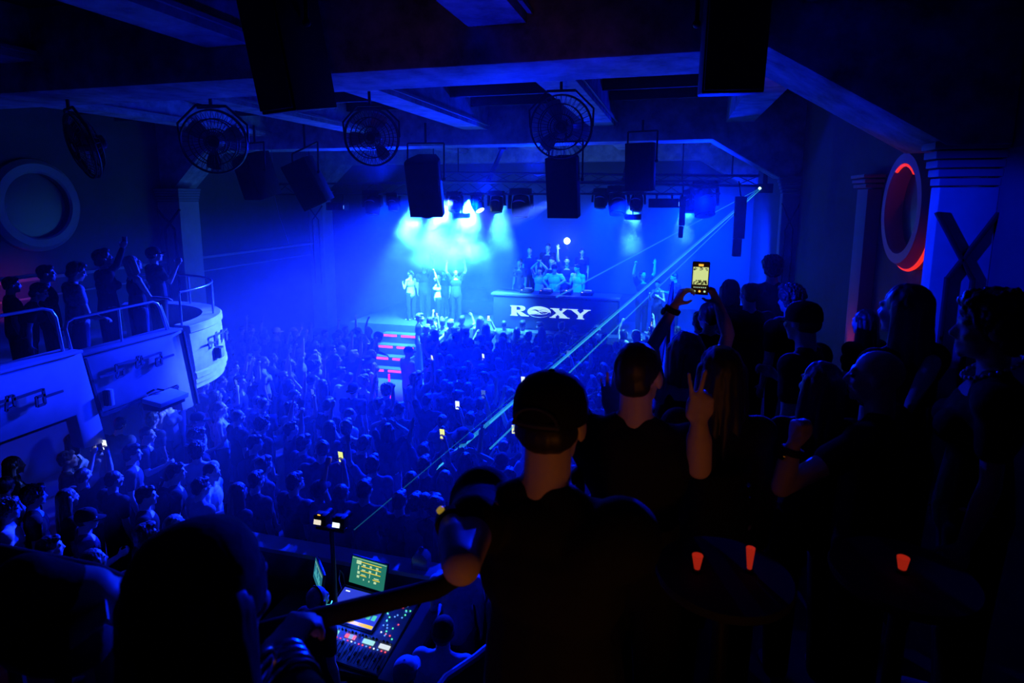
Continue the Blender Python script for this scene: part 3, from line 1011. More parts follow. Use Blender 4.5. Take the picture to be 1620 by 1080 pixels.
def figure(sex='m', lean=0, side=0, twist=0, head=(0, 0, 0), ra=None, la=None, build=1., legs=None, vox=.011, top='tee', sleeves=None, name='person', face=True, step=.0):
    """returns indices of pending meshes + frames. arms: (upper dir, fore dir, style, palm normal)"""
    f = sex == 'f'
    T = M.Translation((0, 0, .96)) @ M.Rotation(R(twist), 4, 'Z') @ M.Rotation(R(side), 4, 'Y') @ M.Rotation(R(-lean), 4, 'X') @ M.Translation((0, 0, -.96))
    C = lambda x, y, z: T @ V((x, y, z))
    T3 = T.to_3x3()
    fy = T3 @ V((0, 1, 0))
    b = MB()
    sw = (.162 if f else .188) * (1 + (build - 1) * .5)
    hw = (.105 if f else .092)
    bd = build
    # trunk
    b.ell((0, 0, .95), (.172 if f else .162, .118 * bd, .12))
    b.cap((0, .0, .98), C(0, .0, 1.12), (.14 if f else .15) * bd, (.122 if f else .142) * bd, .74, fy)
    b.ell(C(0, .0, 1.29), ((.148 if f else .172) * bd, .113 * bd, .17), T3)
    b.cap(C(-sw + .05, -.012, 1.405), C(sw - .05, -.012, 1.405), .058, .058)
    b.cap(C(-.085, -.02, 1.43), C(0, -.015, 1.50), .045, .04)
    b.cap(C(.085, -.02, 1.43), C(0, -.015, 1.50), .045, .04)
    if f:
        for s in (-1, 1):
            b.ell(C(s * .07, .095, 1.27), (.062, .055, .058), T3)
    # neck and head
    N = C(0, .0, 1.515)
    Hm = M.Translation(N) @ T3.to_4x4() @ M.Rotation(R(head[0]), 4, 'Z') @ M.Rotation(R(head[1]), 4, 'X') @ M.Rotation(R(head[2]), 4, 'Y') @ M.Translation((0, .022, .115))
    b.cap(C(0, -.012, 1.43), Hm @ V((0, -.025, -.05)), .052 if f else .06, .05 if f else .057)
    H3 = Hm.to_3x3()
    h = lambda x, y, z: Hm @ V((x, y, z))
    b.ell(h(0, -.014, .032), (.075, .096, .088), H3)
    b.ell(h(0, .032, -.018), (.060, .060, .085), H3)
    b.ell(h(0, .032, -.072), (.050, .052, .040), H3)
    if face:
        b.ell(h(0, .072, -.098), (.022, .018, .016), H3)
        b.cap(h(-.036, .080, .024), h(.036, .080, .024), .0135)
        b.cap(h(0, .088, .014), h(0, .110, -.026), .008, .0125)
        b.ell(h(0, .098, -.033), (.018, .014, .010), H3)
        for s in (-1, 1):
            b.ell(h(s * .036, .062, -.026), (.026, .026, .024), H3)
            b.ell(h(s * .077, -.008, -.004), (.011, .024, .032), H3)
        b.ell(h(0, .086, -.058), (.024, .011, .0065), H3)
        b.ell(h(0, .085, -.070), (.021, .011, .007), H3)
    # arms
    fr = {}
    arms = {}
    for s, a in ((1, ra), (-1, la)):
        a = a or ((s * .12, -.03, -1), (s * .03, .22, -1), 'relax', (-s, .2, 0))
        sh = C(s * sw, -.012, 1.40)
        if isinstance(a, dict):                              # elbow and wrist given as points
            el, wr = V(a['el']), V(a['wr'])
            u, d = (el - sh).normalized(), (wr - el).normalized()
            raise_ = max(0, u.z)
            sh = sh + V((-s * .02 * raise_, 0, .045 * raise_))
            a = (u, d, a['style'], a['n']) + ((a['hd'],) if 'hd' in a else ())
            loc_dirs = True
        else:
            u, d = (T3 @ V(a[0])).normalized(), (T3 @ V(a[1])).normalized()
            raise_ = max(0, u.z)
            sh = sh + V((-s * .02 * raise_, 0, .045 * raise_))
            el = sh + u * .285
            wr = el + d * .25
            loc_dirs = False
        k = .86 if f else 1.
        b.ell(sh, (.060 * k, .060 * k, .062 * k))
        b.cap(sh, el, .052 * k * bd, .039 * k)
        b.cap(el, el + d * .10, .041 * k, .042 * k)
        b.cap(el + d * .09, wr, .042 * k, .027 * k)
        n = V(a[3]) if loc_dirs else T3 @ V(a[3])
        hd = ((V(a[4]) if loc_dirs else T3 @ V(a[4])).normalized()) if len(a) > 4 else d
        hand(b, wr, hd, n, a[2], s > 0, .92 if f else 1.)
        fr['R' if s > 0 else 'L'] = (wr, hd, n)
        arms[s] = (sh, el, wr, u, d, k)
    # legs
    lg = legs or (((.02, .0, -1), (.0, -.03, -1)), ((-.02, .0, -1), (0, -.03, -1)))
    L = {}
    for s, (t, c) in zip((1, -1), lg):
        hp = V((s * hw, 0, .90))
        t, c = V(t).normalized(), V(c).normalized()
        kn = hp + t * .42
        an = kn + c * .41
        b.cap(hp, kn, .088, .056)
        b.cap(kn, an, .055, .037)
        b.ell(kn + c * .12 - V((0, .02, 0)), (.05, .052, .1))
        b.cap(an + V((0, -.03, -.03)), an + V((s * .015, .15, -.05)), .038, .028)
        L[s] = (hp, kn, an)
    ids = {'body': remesh_later(b, name, vox)}
    # garment
    if top != 'none':
        g = MB()
        g.cap((0, 0, .93), C(0, 0, 1.12), (.168 if f else .176) * bd, (.138 if f else .158) * bd, .78, fy)
        g.ell(C(0, .0, 1.28), ((.160 if f else .186) * bd, .126 * bd, .165), T3)
        if f:
            for s in (-1, 1):
                g.ell(C(s * .07, .095, 1.27), (.072, .064, .066), T3)
        if top == 'tank':
            for s in (-1, 1):
                g.cap(C(s * .085, .06, 1.37), C(s * .085, -.01, 1.462), .024)
                g.cap(C(s * .085, -.01, 1.462), C(s * .09, -.07, 1.38), .024)
        else:
            g.cap(C(-sw + .05, -.012, 1.405), C(sw - .05, -.012, 1.405), .070, .070)
            g.ell(C(0, -.035, 1.37), (.135 * bd, .085, .105), T3)
            g.cap(C(-.085, -.02, 1.43), C(-.03, -.018, 1.462), .056, .05)
            g.cap(C(.085, -.02, 1.43), C(.03, -.018, 1.462), .056, .05)
            for s in (-1, 1):
                sh, el, wr, u, d, k = arms[s]
                g.ell(sh, (.082 * k * bd, .082 * k * bd, .084 * k * bd))
                g.cap(C(s * (sw - .06), -.03, 1.36), sh, .076 * bd, .078 * bd)
                if top == 'long':
                    g.cap(sh, el, .066 * k * bd, .052 * k)
                    g.cap(el, wr - d * .02, .054 * k, .040 * k)
                else:
                    g.cap(sh, sh + u * min(.16, (el - sh).length * .55), .068 * k * bd, .066 * k * bd)
        ids['shirt'] = remesh_later(g, 'shirt' if top != 'tank' else 'tank_top', max(vox, .009), 3)
    p = MB()
    p.ell((0, 0, .94), (.182 if f else .172, .128 * bd, .10))
    for s in (1, -1):
        hp, kn, an = L[s]
        p.cap(hp, kn, .104, .080)
        p.cap(kn, an, .082, .064)
    ids['trousers'] = remesh_later(p, 'trousers', max(vox, .012), 3)
    return dict(ids=ids, H=Hm, fr=fr, arms=arms)


# hair and hats, in head space
def hair_mesh():
    out = {}

    def new(k):
        out[k] = MB()
        return out[k]
    b = new('short')
    b.ell((0, -.026, .044), (.084, .100, .090))
    b.ell((0, -.065, -.01), (.070, .050, .06))
    b.ell((0, .04, .09), (.06, .05, .036))
    b = new('crop')
    b.ell((0, -.022, .040), (.080, .096, .086))
    b.ell((0, -.065, -.01), (.068, .045, .05))
    b = new('medium')
    b.ell((0, -.028, .046), (.092, .106, .094))
    b.ell((0, -.06, -.02), (.084, .066, .08))
    b.ell((0, .035, .10), (.07, .06, .04))
    b = new('curly')
    b.ell((0, -.03, .055), (.108, .116, .104))
    b.ell((0, -.06, -.005), (.092, .07, .08))
    b.ell((0, .045, .10), (.08, .055, .045))
    b = new('long')
    b.ell((0, -.026, .044), (.087, .102, .091))
    for i in range(7):
        a = R(-150 + 20 * i * 1.0 + 0)
        a = R(-90 + (i - 3) * 26)
        x, y = .076 * math.cos(a), -.012 + .082 * math.sin(a)
        b.cap((x, y, .03), (x * 1.12, y - .012, -.14), .032, .036)
        b.cap((x * 1.12, y - .012, -.14), (x * 1.25, y - .035, -.34), .036, .022)
    b = new('bob')
    b.ell((0, -.026, .044), (.090, .104, .092))
    for i in range(9):
        a = R(-90 + (i - 4) * 26)
        x, y = .078 * math.cos(a), -.012 + .082 * math.sin(a)
        b.cap((x, y, .03), (x * 1.1, y - .004, -.13), .032, .030)
    b = new('bun')
    b.ell((0, -.026, .044), (.084, .100, .090))
    b.ell((0, -.065, -.01), (.066, .045, .05))
    b.ell((0, -.10, .10), (.046, .046, .042))
    b = new('ponytail')
    b.ell((0, -.026, .044), (.083, .099, .089))
    b.cap((0, -.11, .06), (0, -.155, .0), .026, .036)
    b.cap((0, -.155, .0), (0, -.14, -.22), .036, .014)
    b = new('nape')
    b.ell((0, -.04, -.005), (.078, .078, .06))
    ids = {}
    for k, mb in out.items():
        ids[k] = remesh_later(mb, 'hair', .0065, 2, dict(curly=.016, long=.0058, short=.007, medium=.008, bob=.0055).get(k, .004), 46 if k == 'curly' else 42 if k in ('long', 'bob') else 30)
    return ids


def hat_mesh(kind):
    b = MB()
    if kind in ('cap', 'cap_back'):
        sgn = 1 if kind == 'cap' else -1
        n = 20
        prof = [(.088, .012), (.090, .03), (.089, .06), (.080, .092), (.060, .115), (.032, .128), (.006, .132)]
        vs, fs = [], []
        for r, z in prof:
            for k in range(n):
                a = 2 * PI * k / n
                vs.append((r * math.cos(a), (r * 1.22) * math.sin(a) - .015, z))
        for i in range(len(prof) - 1):
            for k in range(n):
                l = (k + 1) % n
                fs.append((i * n + k, i * n + l, (i + 1) * n + l, (i + 1) * n + k))
        fs.append(tuple((len(prof) - 1) * n + k for k in range(n)))
        b.add(vs, fs)
        b.ell((0, -.015, .132), (.008, .008, .005), n=8, m=6)
        vs, fs = [], []
        for j, (q, z) in enumerate(((0, .022), (.05, .024), (.085, .014))):
            for dz in (0, -.006):
                for k in range(9):
                    a = R(35 + 110 * k / 8)
                    vs.append(((.088 + q * .15) * math.cos(a) * (1 - j * .03), sgn * ((.105 + q) * math.sin(a) - .0) - .015, z + dz - .012 * abs(math.cos(a))))
        for j in range(2):
            for k in range(8):
                p, q2 = j * 18 + k, (j + 1) * 18 + k
                fs += [(p, p + 1, q2 + 1, q2), (p + 9, q2 + 9, q2 + 10, p + 10)]
        for k in range(8):
            fs.append((36 + k, 37 + k, 46 + k, 45 + k))
        b.add(vs, fs)
    elif kind == 'beanie':
        b.lathe([(.086, .0), (.094, .005), (.094, .05), (.088, .055), (.086, .09), (.066, .125), (.03, .142), (.004, .146)], 22, M.Translation((0, -.018, .0)) @ M.Diagonal((1, 1.16, 1, 1)))
    elif kind == 'bucket':
        b.lathe([(.165, .0), (.168, .006), (.096, .045), (.090, .05), (.082, .115), (.06, .128), (.004, .130)], 26, M.Translation((0, -.015, .03)) @ M.Diagonal((1, 1.12, 1, 1)))
    return b.mesh('hat', [None])


HID = hair_mesh()
_m = flush()
HAIR = {k: _m[i] for k, i in HID.items()}
HATS = {k: hat_mesh(k) for k in ('cap', 'cap_back', 'beanie', 'bucket')}
eb = MB()
for s in (-1, 1):
    eb.ell((s * .031, .079, .003), (.0135, .0135, .010), n=10, m=6)
EYES = eb.mesh('eyes', [EYE_M])
FACEHAIR = MB()
FACEHAIR.ell((0, .034, -.076), (.054, .056, .040)).ell((0, .074, -.1), (.026, .02, .02))
HATNAME = dict(cap='cap', cap_back='cap', beanie='beanie', bucket='sun_hat')


def put(name, me, parent, m, mtx=None):
    o = bpy.data.objects.new(name, me)
    COL.objects.link(o)
    o.parent = parent
    if mtx is not None:
        o.matrix_local = mtx
    if m is not None:
        o.material_slots[0].link = 'OBJECT'
        o.material_slots[0].material = m
    return o


def assemble(fig, meshes, loc, rz, sc, label, cat='person', group=None, skin=0, shirt='black', pants='black', hair='short', hairm=0, hat=None, eyes=False, shirt_name=None, hatm='black'):
    ids = fig['ids']
    o = bpy.data.objects.new('person', meshes[ids['body']])
    COL.objects.link(o)
    o.location, o.rotation_euler, o.scale = loc, (0, 0, rz), (sc, sc, sc)
    o.material_slots[0].link = 'OBJECT'
    o.material_slots[0].material = SKIN[skin]
    tag(o, label, cat, group)
    if 'shirt' in ids:
        put(meshes[ids['shirt']].name.split('.')[0], meshes[ids['shirt']], o, CLOTH[shirt])
    put('trousers', meshes[ids['trousers']], o, DENIM if pants == 'denim' else CLOTH[pants])
    if hair:
        put('hair', HAIR[hair], o, HAIRM[hairm], fig['H'])
    if hat:
        put(HATNAME[hat], HATS[hat], o, CLOTH[hatm], fig['H'])
    if eyes:
        put('eyes', EYES, o, EYE_M, fig['H'])
    return o


# ------------------------------------------------------------------ the dance floor crowd
UP = lambda x, y=.1: (x, y, 1)
POSE = {
    'm_down': dict(sex='m'),
    'f_down': dict(sex='f', head=(8, 0, 0)),
    'm_drink': dict(sex='m', ra=((.25, .15, -1), (-.15, 1, .35), 'grip', (-1, 0, 0)), head=(-10, -4, 0)),
    'f_bent': dict(sex='f', ra=((.3, .1, -1), (-.3, .7, .8), 'fist', (-1, 0, 0)), la=((-.3, .1, -1), (.3, .8, .6), 'relax', (1, 0, 0)), head=(10, 4, 4), top='tank'),
    'm_rup': dict(sex='m', ra=((.35, .25, 1), (.0, .12, 1), 'open', (0, 1, 0)), head=(0, 8, 0)),
    'f_lup': dict(sex='f', la=((-.5, .3, .9), (.15, .25, 1), 'fist', (0, 1, 0)), head=(-6, 8, 0), top='tank'),
    'm_both': dict(sex='m', ra=((.5, .3, .9), (-.1, .1, 1), 'fist', (0, 1, 0)), la=((-.55, .25, .9), (.1, .2, 1), 'open', (0, 1, 0)), head=(4, 10, 0)),
    'f_phone': dict(sex='f', ra=((.45, .75, .25), (-.45, .35, 1), 'grip', (-1, .2, 0)), la=((-.4, .5, -.4), (.55, .6, .9), 'grip', (1, .2, 0)), head=(0, 4, 0)),
    'm_phone': dict(sex='m', ra=((.35, .6, .75), (-.25, .2, 1), 'grip', (-1, .1, 0)), head=(0, 8, 0)),
    'm_vsign': dict(sex='m', la=((-.6, .35, .7), (-.1, .3, 1), 'V', (0, 1, 0)), head=(-8, 6, 0)),
    'm_lean': dict(sex='m', lean=22, head=(12, 4, 0), la=((-.5, .4, -.7), (.5, 1, .1), 'relax', (0, 0, -1)), build=1.12),
    'f_cross': dict(sex='f', ra=((.7, .3, .7), (-.9, -.1, .5), 'relax', (0, -1, 0)), la=((-.6, .3, .7), (.9, -.2, .5), 'relax', (0, -1, 0)), head=(0, 6, 0)),
}
FIG = {k: figure(**v) for k, v in POSE.items()}
CM = flush()
PLBL = dict(m_down='', f_down='', m_drink='hand out', f_bent='arms bent', m_rup='right arm up', f_lup='left fist up',
            m_both='both arms up', f_phone='holding a phone', m_phone='phone raised', m_vsign='two fingers up', m_lean='leaning', f_cross='hands overhead')
HLBL = dict(short='short hair', crop='cropped hair', medium='thick hair', curly='curly hair', long='long hair', bob='bobbed hair', bun='hair bun', ponytail='ponytail')
TLBL = dict(black='black', charcoal='charcoal', navy='dark blue', grey='grey', white='white', pale='pale', dim='dark', patterned='patterned')
YAWP = V((-3.4, 17.5, 0))
crowd = []       # (x, y, pose, rz, hair, hairm, hat, shirt, skin, scale, z)


def face_to(x, y, tx, ty):
    return math.atan2(ty - y, tx - x) - PI / 2


def near(x, y, d):
    return any((x - c[0]) ** 2 + (y - c[1]) ** 2 < d * d for c in crowd)


def hand_put(px, py, pose='m_down', turn=0, hair='short', hairm=0, hat=None, shirt='black', skin=0, sc=1., zf=0.):
    """person whose head is seen at a pixel of the photo; turn = degrees right of the stage"""
    p = at(px, py, 2, zf + 1.63 * sc)
    if 5.0 < p.y < 5.9 and p.x > -4.8:
        p = EYE + (p - EYE) * (5.9 / p.y)
    crowd.append((p.x, p.y, pose, face_to(p.x, p.y, YAWP.x, YAWP.y) - R(turn), hair, hairm, hat, shirt, skin, sc, zf))


H = hand_put
H(10, 808, 'm_down', 25, 'curly', 1, None, 'pale', 0)
H(52, 786, 'm_down', 20, 'curly', 0, None, 'black', 0)
H(105, 790, 'f_down', 10, 'long', 1, None, 'black', 1)
H(106, 728, 'f_phone', 20, 'short', 1, None, 'charcoal', 0)
H(133, 822, 'm_drink', 25, 'nape', 0, 'cap', 'navy', 0)
H(76, 868, 'm_down', 28, 'short', 0, None, 'black', 0)
H(146, 888, 'f_bent', 25, 'bob', 1, None, 'charcoal', 0)
H(178, 760, 'm_down', -5, 'crop', 0, None, 'black', 1)
H(230, 688, 'm_drink', 32, 'crop', 1, None, 'black', 0)
H(207, 718, 'm_down', 30, 'medium', 0, None, 'charcoal', 0)
H(236, 752, 'm_lean', 40, 'short', 1, None, 'black', 0)
H(229, 786, 'm_down', 38, 'short', 0, None, 'black', 0)
H(228, 848, 'f_down', 20, 'medium', 1, None, 'black', 0)
H(275, 832, 'f_bent', 10, 'bob', 2, None, 'navy', 0)
H(276, 748, 'm_down', 30, 'short', 0, None, 'black', 1)
H(316, 772, 'm_down', 10, 'short', 0, None, 'grey', 0)
H(332, 747, 'm_drink', 60, 'crop', 0, None, 'white', 0)
H(311, 664, 'm_drink', 30, 'nape', 0, 'cap', 'patterned', 0)
H(311, 692, 'f_down', 26, 'curly', 1, None, 'black', 1)
H(376, 780, 'f_down', 12, 'long', 1, None, 'black', 0)
H(347, 646, 'f_bent', 30, 'ponytail', 1, None, 'white', 0)
H(375, 660, 'm_down', 5, 'crop', 1, None, 'black', 0)
H(414, 672, 'm_down', 12, 'curly', 0, None, 'black', 0)
H(466, 626, 'm_rup', 12, 'crop', 0, None, 'black', 0)
H(519, 642, 'm_down', 0, 'short', 0, None, 'black', 0)
H(521, 678, 'f_down', 5, 'long', 0, None, 'charcoal', 0)
H(549, 676, 'f_lup', -25, 'medium', 1, None, 'black', 0)
H(613, 682, 'f_cross', 4, 'bob', 0, None, 'black', 0)
H(502, 720, 'm_lean', -25, 'short', 0, None, 'black', 0, 1.08)
H(465, 768, 'm_down', 12, 'short', 0, None, 'black', 0, 1.03)
H(405, 782, 'm_down', 6, 'short', 0, None, 'black', 0)
H(416, 738, 'f_down', 18, 'medium', 1, None, 'charcoal', 0)
H(401, 702, 'm_down', 28, 'short', 0, None, 'black', 1)
H(479, 702, 'm_down', 14, 'medium', 0, None, 'navy', 0)
H(461, 680, 'm_both', 30, 'short', 0, None, 'navy', 0)
H(632, 648, 'm_down', 0, 'short', 0, None, 'charcoal', 0)
H(676, 634, 'm_vsign', 6, 'short', 0, None, 'black', 1)
H(507, 800, 'm_phone', 4, 'nape', 0, 'cap', 'grey', 0)
H(578, 815, 'm_down', 0, 'short', 0, None, 'black', 0, 1.05)
H(541, 792, 'f_lup', -5, 'ponytail', 0, None, 'dim', 1)
H(632, 796, 'm_down', 4, 'short', 0, None, 'black', 0)
H(650, 762, 'f_down', -4, 'bob', 0, None, 'black', 0)
H(590, 735, 'm_vsign', -15, 'medium', 0, None, 'dim', 1)
H(672, 796, 'm_down', 0, 'crop', 0, None, 'black', 0)
H(658, 848, 'm_down', 2, 'short', 0, None, 'grey', 0)
H(690, 858, 'f_down', -4, 'medium', 0, None, 'black', 0)
H(693, 828, 'm_down', 5, 'crop', 1, None, 'charcoal', 0)
H(732, 592, 'm_down', -4, 'curly', 0, None, 'black', 2)
H(711, 616, 'm_down', 0, 'short', 0, None, 'black', 0)
H(740, 617, 'f_down', 0, 'medium', 0, None, 'charcoal', 0)
H(744, 664, 'm_phone', 0, 'short', 0, None, 'black', 0)
H(700, 668, 'f_phone', 0, 'bun', 0, None, 'dim', 0)
H(732, 694, 'm_down', -10, 'nape', 0, 'bucket', 'charcoal', 0)
H(794, 730, 'm_both', -4, 'nape', 0, 'cap_back', 'pale', 0)
H(806, 756, 'm_down', -6, 'short', 0, None, 'grey', 0)
H(704, 760, 'f_down', -4, 'long', 1, None, 'black', 0)
H(737, 730, 'f_cross', -4, 'long', 0, None, 'dim', 0)
H(672, 735, 'm_phone', 5, 'short', 0, None, 'black', 0)
H(600, 640, 'm_both', 20, 'short', 1, None, 'navy', 0)
H(645, 557, 'm_drink', 14, 'nape', 2, 'cap', 'white', 0, 1.02)
H(576, 604, 'f_lup', 6, 'curly', 2, None, 'navy', 0)
H(612, 618, 'm_down', 0, 'curly', 1, None, 'navy', 0)
H(560, 562, 'm_rup', 10, 'short', 2, None, 'navy', 0)
H(475, 560, 'm_rup', 20, 'short', 1, None, 'pale', 0)
H(500, 568, 'f_cross', 24, 'ponytail', 2, None, 'pale', 0)
H(450, 596, 'm_both', 24, 'crop', 1, None, 'navy', 0)
H(887, 592, 'm_phone', 0, 'short', 0, None, 'black', 0)
H(915, 582, 'm_rup', 0, 'short', 0, None, 'dim', 0)
H(760, 640, 'm_rup', -10, 'short', 0, None, 'dim', 0)
n_named = len(crowd)
PK = list(POSE)
WT = [6, 5, 3, 3, 2.2, 1.6, 1.6, 1.2, 1.2, .7, 1.2, 1.0]
tries = 0
while len(crowd) < 285 and tries < 60000:
    tries += 1
    y = rnd.uniform(4.4, 16.0)
    x = rnd.uniform(-11.4, 1.6)
    sc = rnd.gauss(1.0, .04)
    if near(x, y, .50 if y > 9 else .56):
        continue
    px, py, a = proj((x, y, 1.66 * sc))
    if px < -30 or py < 495 or py > 1020:
        continue
    if -4.75 < x < -.9 and y < 5.9:
        continue                                          # the mixing booth
    if x < BX - .0 and y > 8.9 + .0 and py < 520:
        continue
    if x < BX - 1.2 and y < 9.4:
        continue
    if px > 840 and py > 640 or px > 955 and py > 530 or px > 1180:
        continue                                          # hidden by the people on the near balcony
    if px > 815 and py > 585 and px < 945:
        continue
    if 180 < px < 430 and py > 905 or px > 690 and py > 850:
        continue
    if x < BX + .25 and y < 8.0 and rnd.random() < .55:
        continue
    if -8.5 < x < -7.0 and 14.6 < y:
        continue
    if 590 < px < 672 and 505 < py < 592:
        continue                                          # the lit stage steps show here
    if abs(px - 617) < 16 and 0 < TB.y - y < 1.6 or (x - TB.x) ** 2 + (y - TB.y) ** 2 < .16:
        continue
    pose = rnd.choices(PK, WT)[0]
    if 770 < px < 970 and py < 600:
        pose = rnd.choice(('m_down', 'f_down'))
        sc = min(sc, .98)
    f = pose[0] == 'f'
    hair = rnd.choice(('long', 'long', 'bob', 'ponytail', 'medium', 'bun', 'long')) if f else rnd.choice(('short', 'short', 'crop', 'medium', 'curly', 'short'))
    hat = None
    if not f and rnd.random() < .09:
        hat, hair = rnd.choice(('cap', 'cap_back')), 'nape'
    elif f and rnd.random() < .02:
        hat, hair = 'bucket', 'bob'
    left = px < 620
    shirt = rnd.choices(['black', 'charcoal', 'navy', 'dim', 'grey', 'pale', 'white', 'patterned'], [6, 4, 3, 3, 1.6, 1.2 if left else .5, 1.0 if left else .2, .6])[0]
    crowd.append((x, y, pose, face_to(x, y, YAWP.x + rnd.gauss(0, 2.0), YAWP.y) + R(rnd.gauss(0, 22)), hair, rnd.choices((0, 1, 2), (6, 4, 1))[0], hat, shirt, rnd.choices((0, 1, 2), (6, 3, 1))[0], sc, 0.))

n_fill = len(crowd)
# a few more at the right, mostly behind the people on the near balcony
tries = 0
while tries < 4000 and len(crowd) < n_fill + 30:
    tries += 1
    x, y = rnd.uniform(-1.9, -.35), rnd.uniform(6.2, 15.6)
    if near(x, y, .58):
        continue
    pose = rnd.choice(('m_down', 'f_down', 'm_drink', 'f_bent', 'm_rup'))
    f = pose[0] == 'f'
    crowd.append((x, y, pose, face_to(x, y, YAWP.x, YAWP.y) + R(rnd.gauss(0, 20)), rnd.choice(('long', 'bob', 'ponytail')) if f else rnd.choice(('short', 'crop', 'medium')), rnd.choice((0, 0, 1)), None, rnd.choice(('black', 'charcoal', 'navy', 'dim', 'grey')), rnd.choice((0, 0, 1)), rnd.gauss(1, .03), 0.))

# where each one stands, told by things one can find in the picture
marks = [((-8.6, 6.6), 'under the left balcony'), ((-6.6, 8.4), 'below the rounded balcony end'), ((-3.2, 6.5), 'ahead of the camera tripod'), ((-5.6, 5.6), 'left of the mixing booth'),
         ((-1.6, 6.6), 'beyond the booth wall'), ((-7.75, 14.4), 'by the red stage steps'), ((-3.3, 15.3), 'below the glowing sign'), ((TB.x, TB.y), 'near the red light tube'),
         ((-.3, 14.8), 'right of the glowing sign'), ((-4.2, 10.2), 'in the middle of the floor'), ((-1.6, 11), 'on the floor\'s right half'), ((-9.2, 11.5), 'by the left wall'),
         ((-7.2, 5.0), 'before the near balcony panel')]
lab = []
for c in crowd:
    mk = min(marks, key=lambda m: (m[0][0] - c[0]) ** 2 + (m[0][1] - c[1]) ** 2)[1]
    hd = {'cap': 'peaked cap', 'cap_back': 'backwards cap', 'bucket': 'wide hat', None: HLBL.get(c[4])}[c[6]]
    lab.append((TLBL[c[7]], hd, PLBL[c[2]], mk))
ORD = ['nearest', '2nd nearest', '3rd nearest', '4th nearest', '5th nearest', '6th nearest', '7th nearest', '8th nearest', '9th nearest']
order = sorted(range(len(crowd)), key=lambda i: proj((crowd[i][0], crowd[i][1], 1.6))[2])
cnt = {}
for i in order:
    cnt.setdefault(lab[i], []).append(i)
labels = {}
for k, ii in cnt.items():
    col, hd, ps, mk = k
    for j, i in enumerate(ii):
        labels[i] = ('' if len(ii) == 1 else ORD[j] + ' ') + ' '.join(x for x in ('person', 'with ' + hd + ',', col, 'top,' if ps else 'top,', ps + ',' if ps else '', mk) if x)
for k_ in labels:
    if len(labels[k_].split()) > 16:
        labels[k_] = labels[k_].replace('ahead of the camera tripod', 'ahead of the tripod').replace('in the middle of the floor', 'mid floor').replace("on the floor's right half", 'right half of floor').replace('before the near balcony panel', 'by the near panel')
PHONES = []
for i, c in enumerate(crowd):
    x, y, pose, rz, hair, hm, hat, shirt, sk, sc, zf = c
    l = labels[i]
    o = assemble(FIG[pose], CM, (x, y, zf), rz, sc, l, group='people on the dance floor', skin=sk, shirt=shirt, pants='denim' if i % 3 == 0 else 'black', hair=hair, hairm=hm, hat=hat, hatm='black' if i % 3 else 'pale')
    if pose in ('f_phone', 'm_phone'):
        PHONES.append((o, FIG[pose]))


def phone(pos, up, normal, label, lit=True, s=1., group='phones held up in the crowd', screen=None):
    """slab with a lit screen facing along normal"""
    nrm, up = V(normal).normalized(), V(up)
    up = (up - nrm * up.dot(nrm)).normalized()
    sx = up.cross(nrm)
    mx = M.Translation(V(pos)) @ M((sx, up, nrm)).transposed().to_4x4()
    t = thing('mobile_phone', label, 'phone', pos, 0, group)
    b = MB().box((0, 0, 0), (.074 * s, .150 * s, .009))
    b.v = [mx @ p for p in b.v]
    b.build('case', BLACK, t, bevel=.004)
    b = MB()
    b.box((0, 0, .0052), (.068 * s, .142 * s, .001))
    sm = screen or (LEDW if lit else GLASSY)
    if isinstance(sm, (list, tuple)):
        sm[1](b)
        b.v = [mx @ p for p in b.v]
        b.build('screen', sm[0], t, smooth=False)
    else:
        b.v = [mx @ p for p in b.v]
        b.build('screen', sm, t, smooth=False)
    return t


SCR_Y = mat('screen_yellow', (.1, .1, .05), .3, emit=(.75, .8, .12), es=1.2)
SCR_W = mat('screen_white', (.1, .1, .1), .3, emit=(.75, .9, 1.), es=1.4)
SCR_D = mat('screen_dim', (.02, .02, .03), .2, emit=(.05, .12, .3), es=1.)
for j, (o, fg) in enumerate(PHONES):
    Mw = o.matrix_basis
    wr, hd, n = fg['fr']['R']
    p = Mw @ (wr + hd * .115 + V(n).normalized() * .028)
    px, py, a = proj(p)
    R3 = M.Rotation(o.rotation_euler.z, 3, 'Z')
    phone(p, R3 @ V((0, -.15, 1)), R3 @ V((0, -1, -.12)), ('bright', 'yellow', 'dim')[j % 3] + ' phone of ' + o['label'].replace(' holding a phone,', '').replace(' phone raised,', ''), screen=(SCR_W, SCR_Y, SCR_D)[j % 3])

# ------------------------------------------------------------------ near balcony, right side
NB, FB = 2.95, 2.70
struct('balcony_floor', MB().box2((-6.2, -2.9, NB - .3), (XR, 1.05, NB)), PLAST, smooth=False)
struct('balcony_floor', MB().box2((.0, 1.05, FB - .3), (XR, 9.0, FB)), PLAST, smooth=False)
struct('balcony_step', MB().box2((-.30, 1.05, NB - .3), (XR, 3.0, NB)), PLAST, smooth=False)
struct('balcony_parapet', MB().box2((-6.2, 1.05, NB - .5), (-.45, 1.17, 3.5)), PAINTBLK, bevel=.01)
struct('balcony_parapet', MB().prism([(-.45, 1.05), (-.45, 1.17), (-.40, 1.7), (-.1, 3.2), (-.05, 9.0), (.05, 9.0), (.0, 3.1), (-.28, 1.6), (-.3, 1.05)], M.Translation((0, 0, FB - .3)), 1.0), PAINTBLK, smooth=False)
t = thing('hand_rail', 'black round hand rail of the near balcony under the leaning man', 'railing', (-.8, 1.15, 3.5))
MB().tube([(-3.2, 1.0, 4.22), (-1.3, 1.0, 4.22), at(380, 1008, 2, 4.22), at(510, 976, 2, 4.22), at(690, 931, 2, 4.22), (-.40, 1.35, 4.21), (-.26, 2.2, 4.12), (-.08, 3.1, 4.0), (.0, 8.6, 3.92)], .022, 12).build('top_bar', MATTE, t)
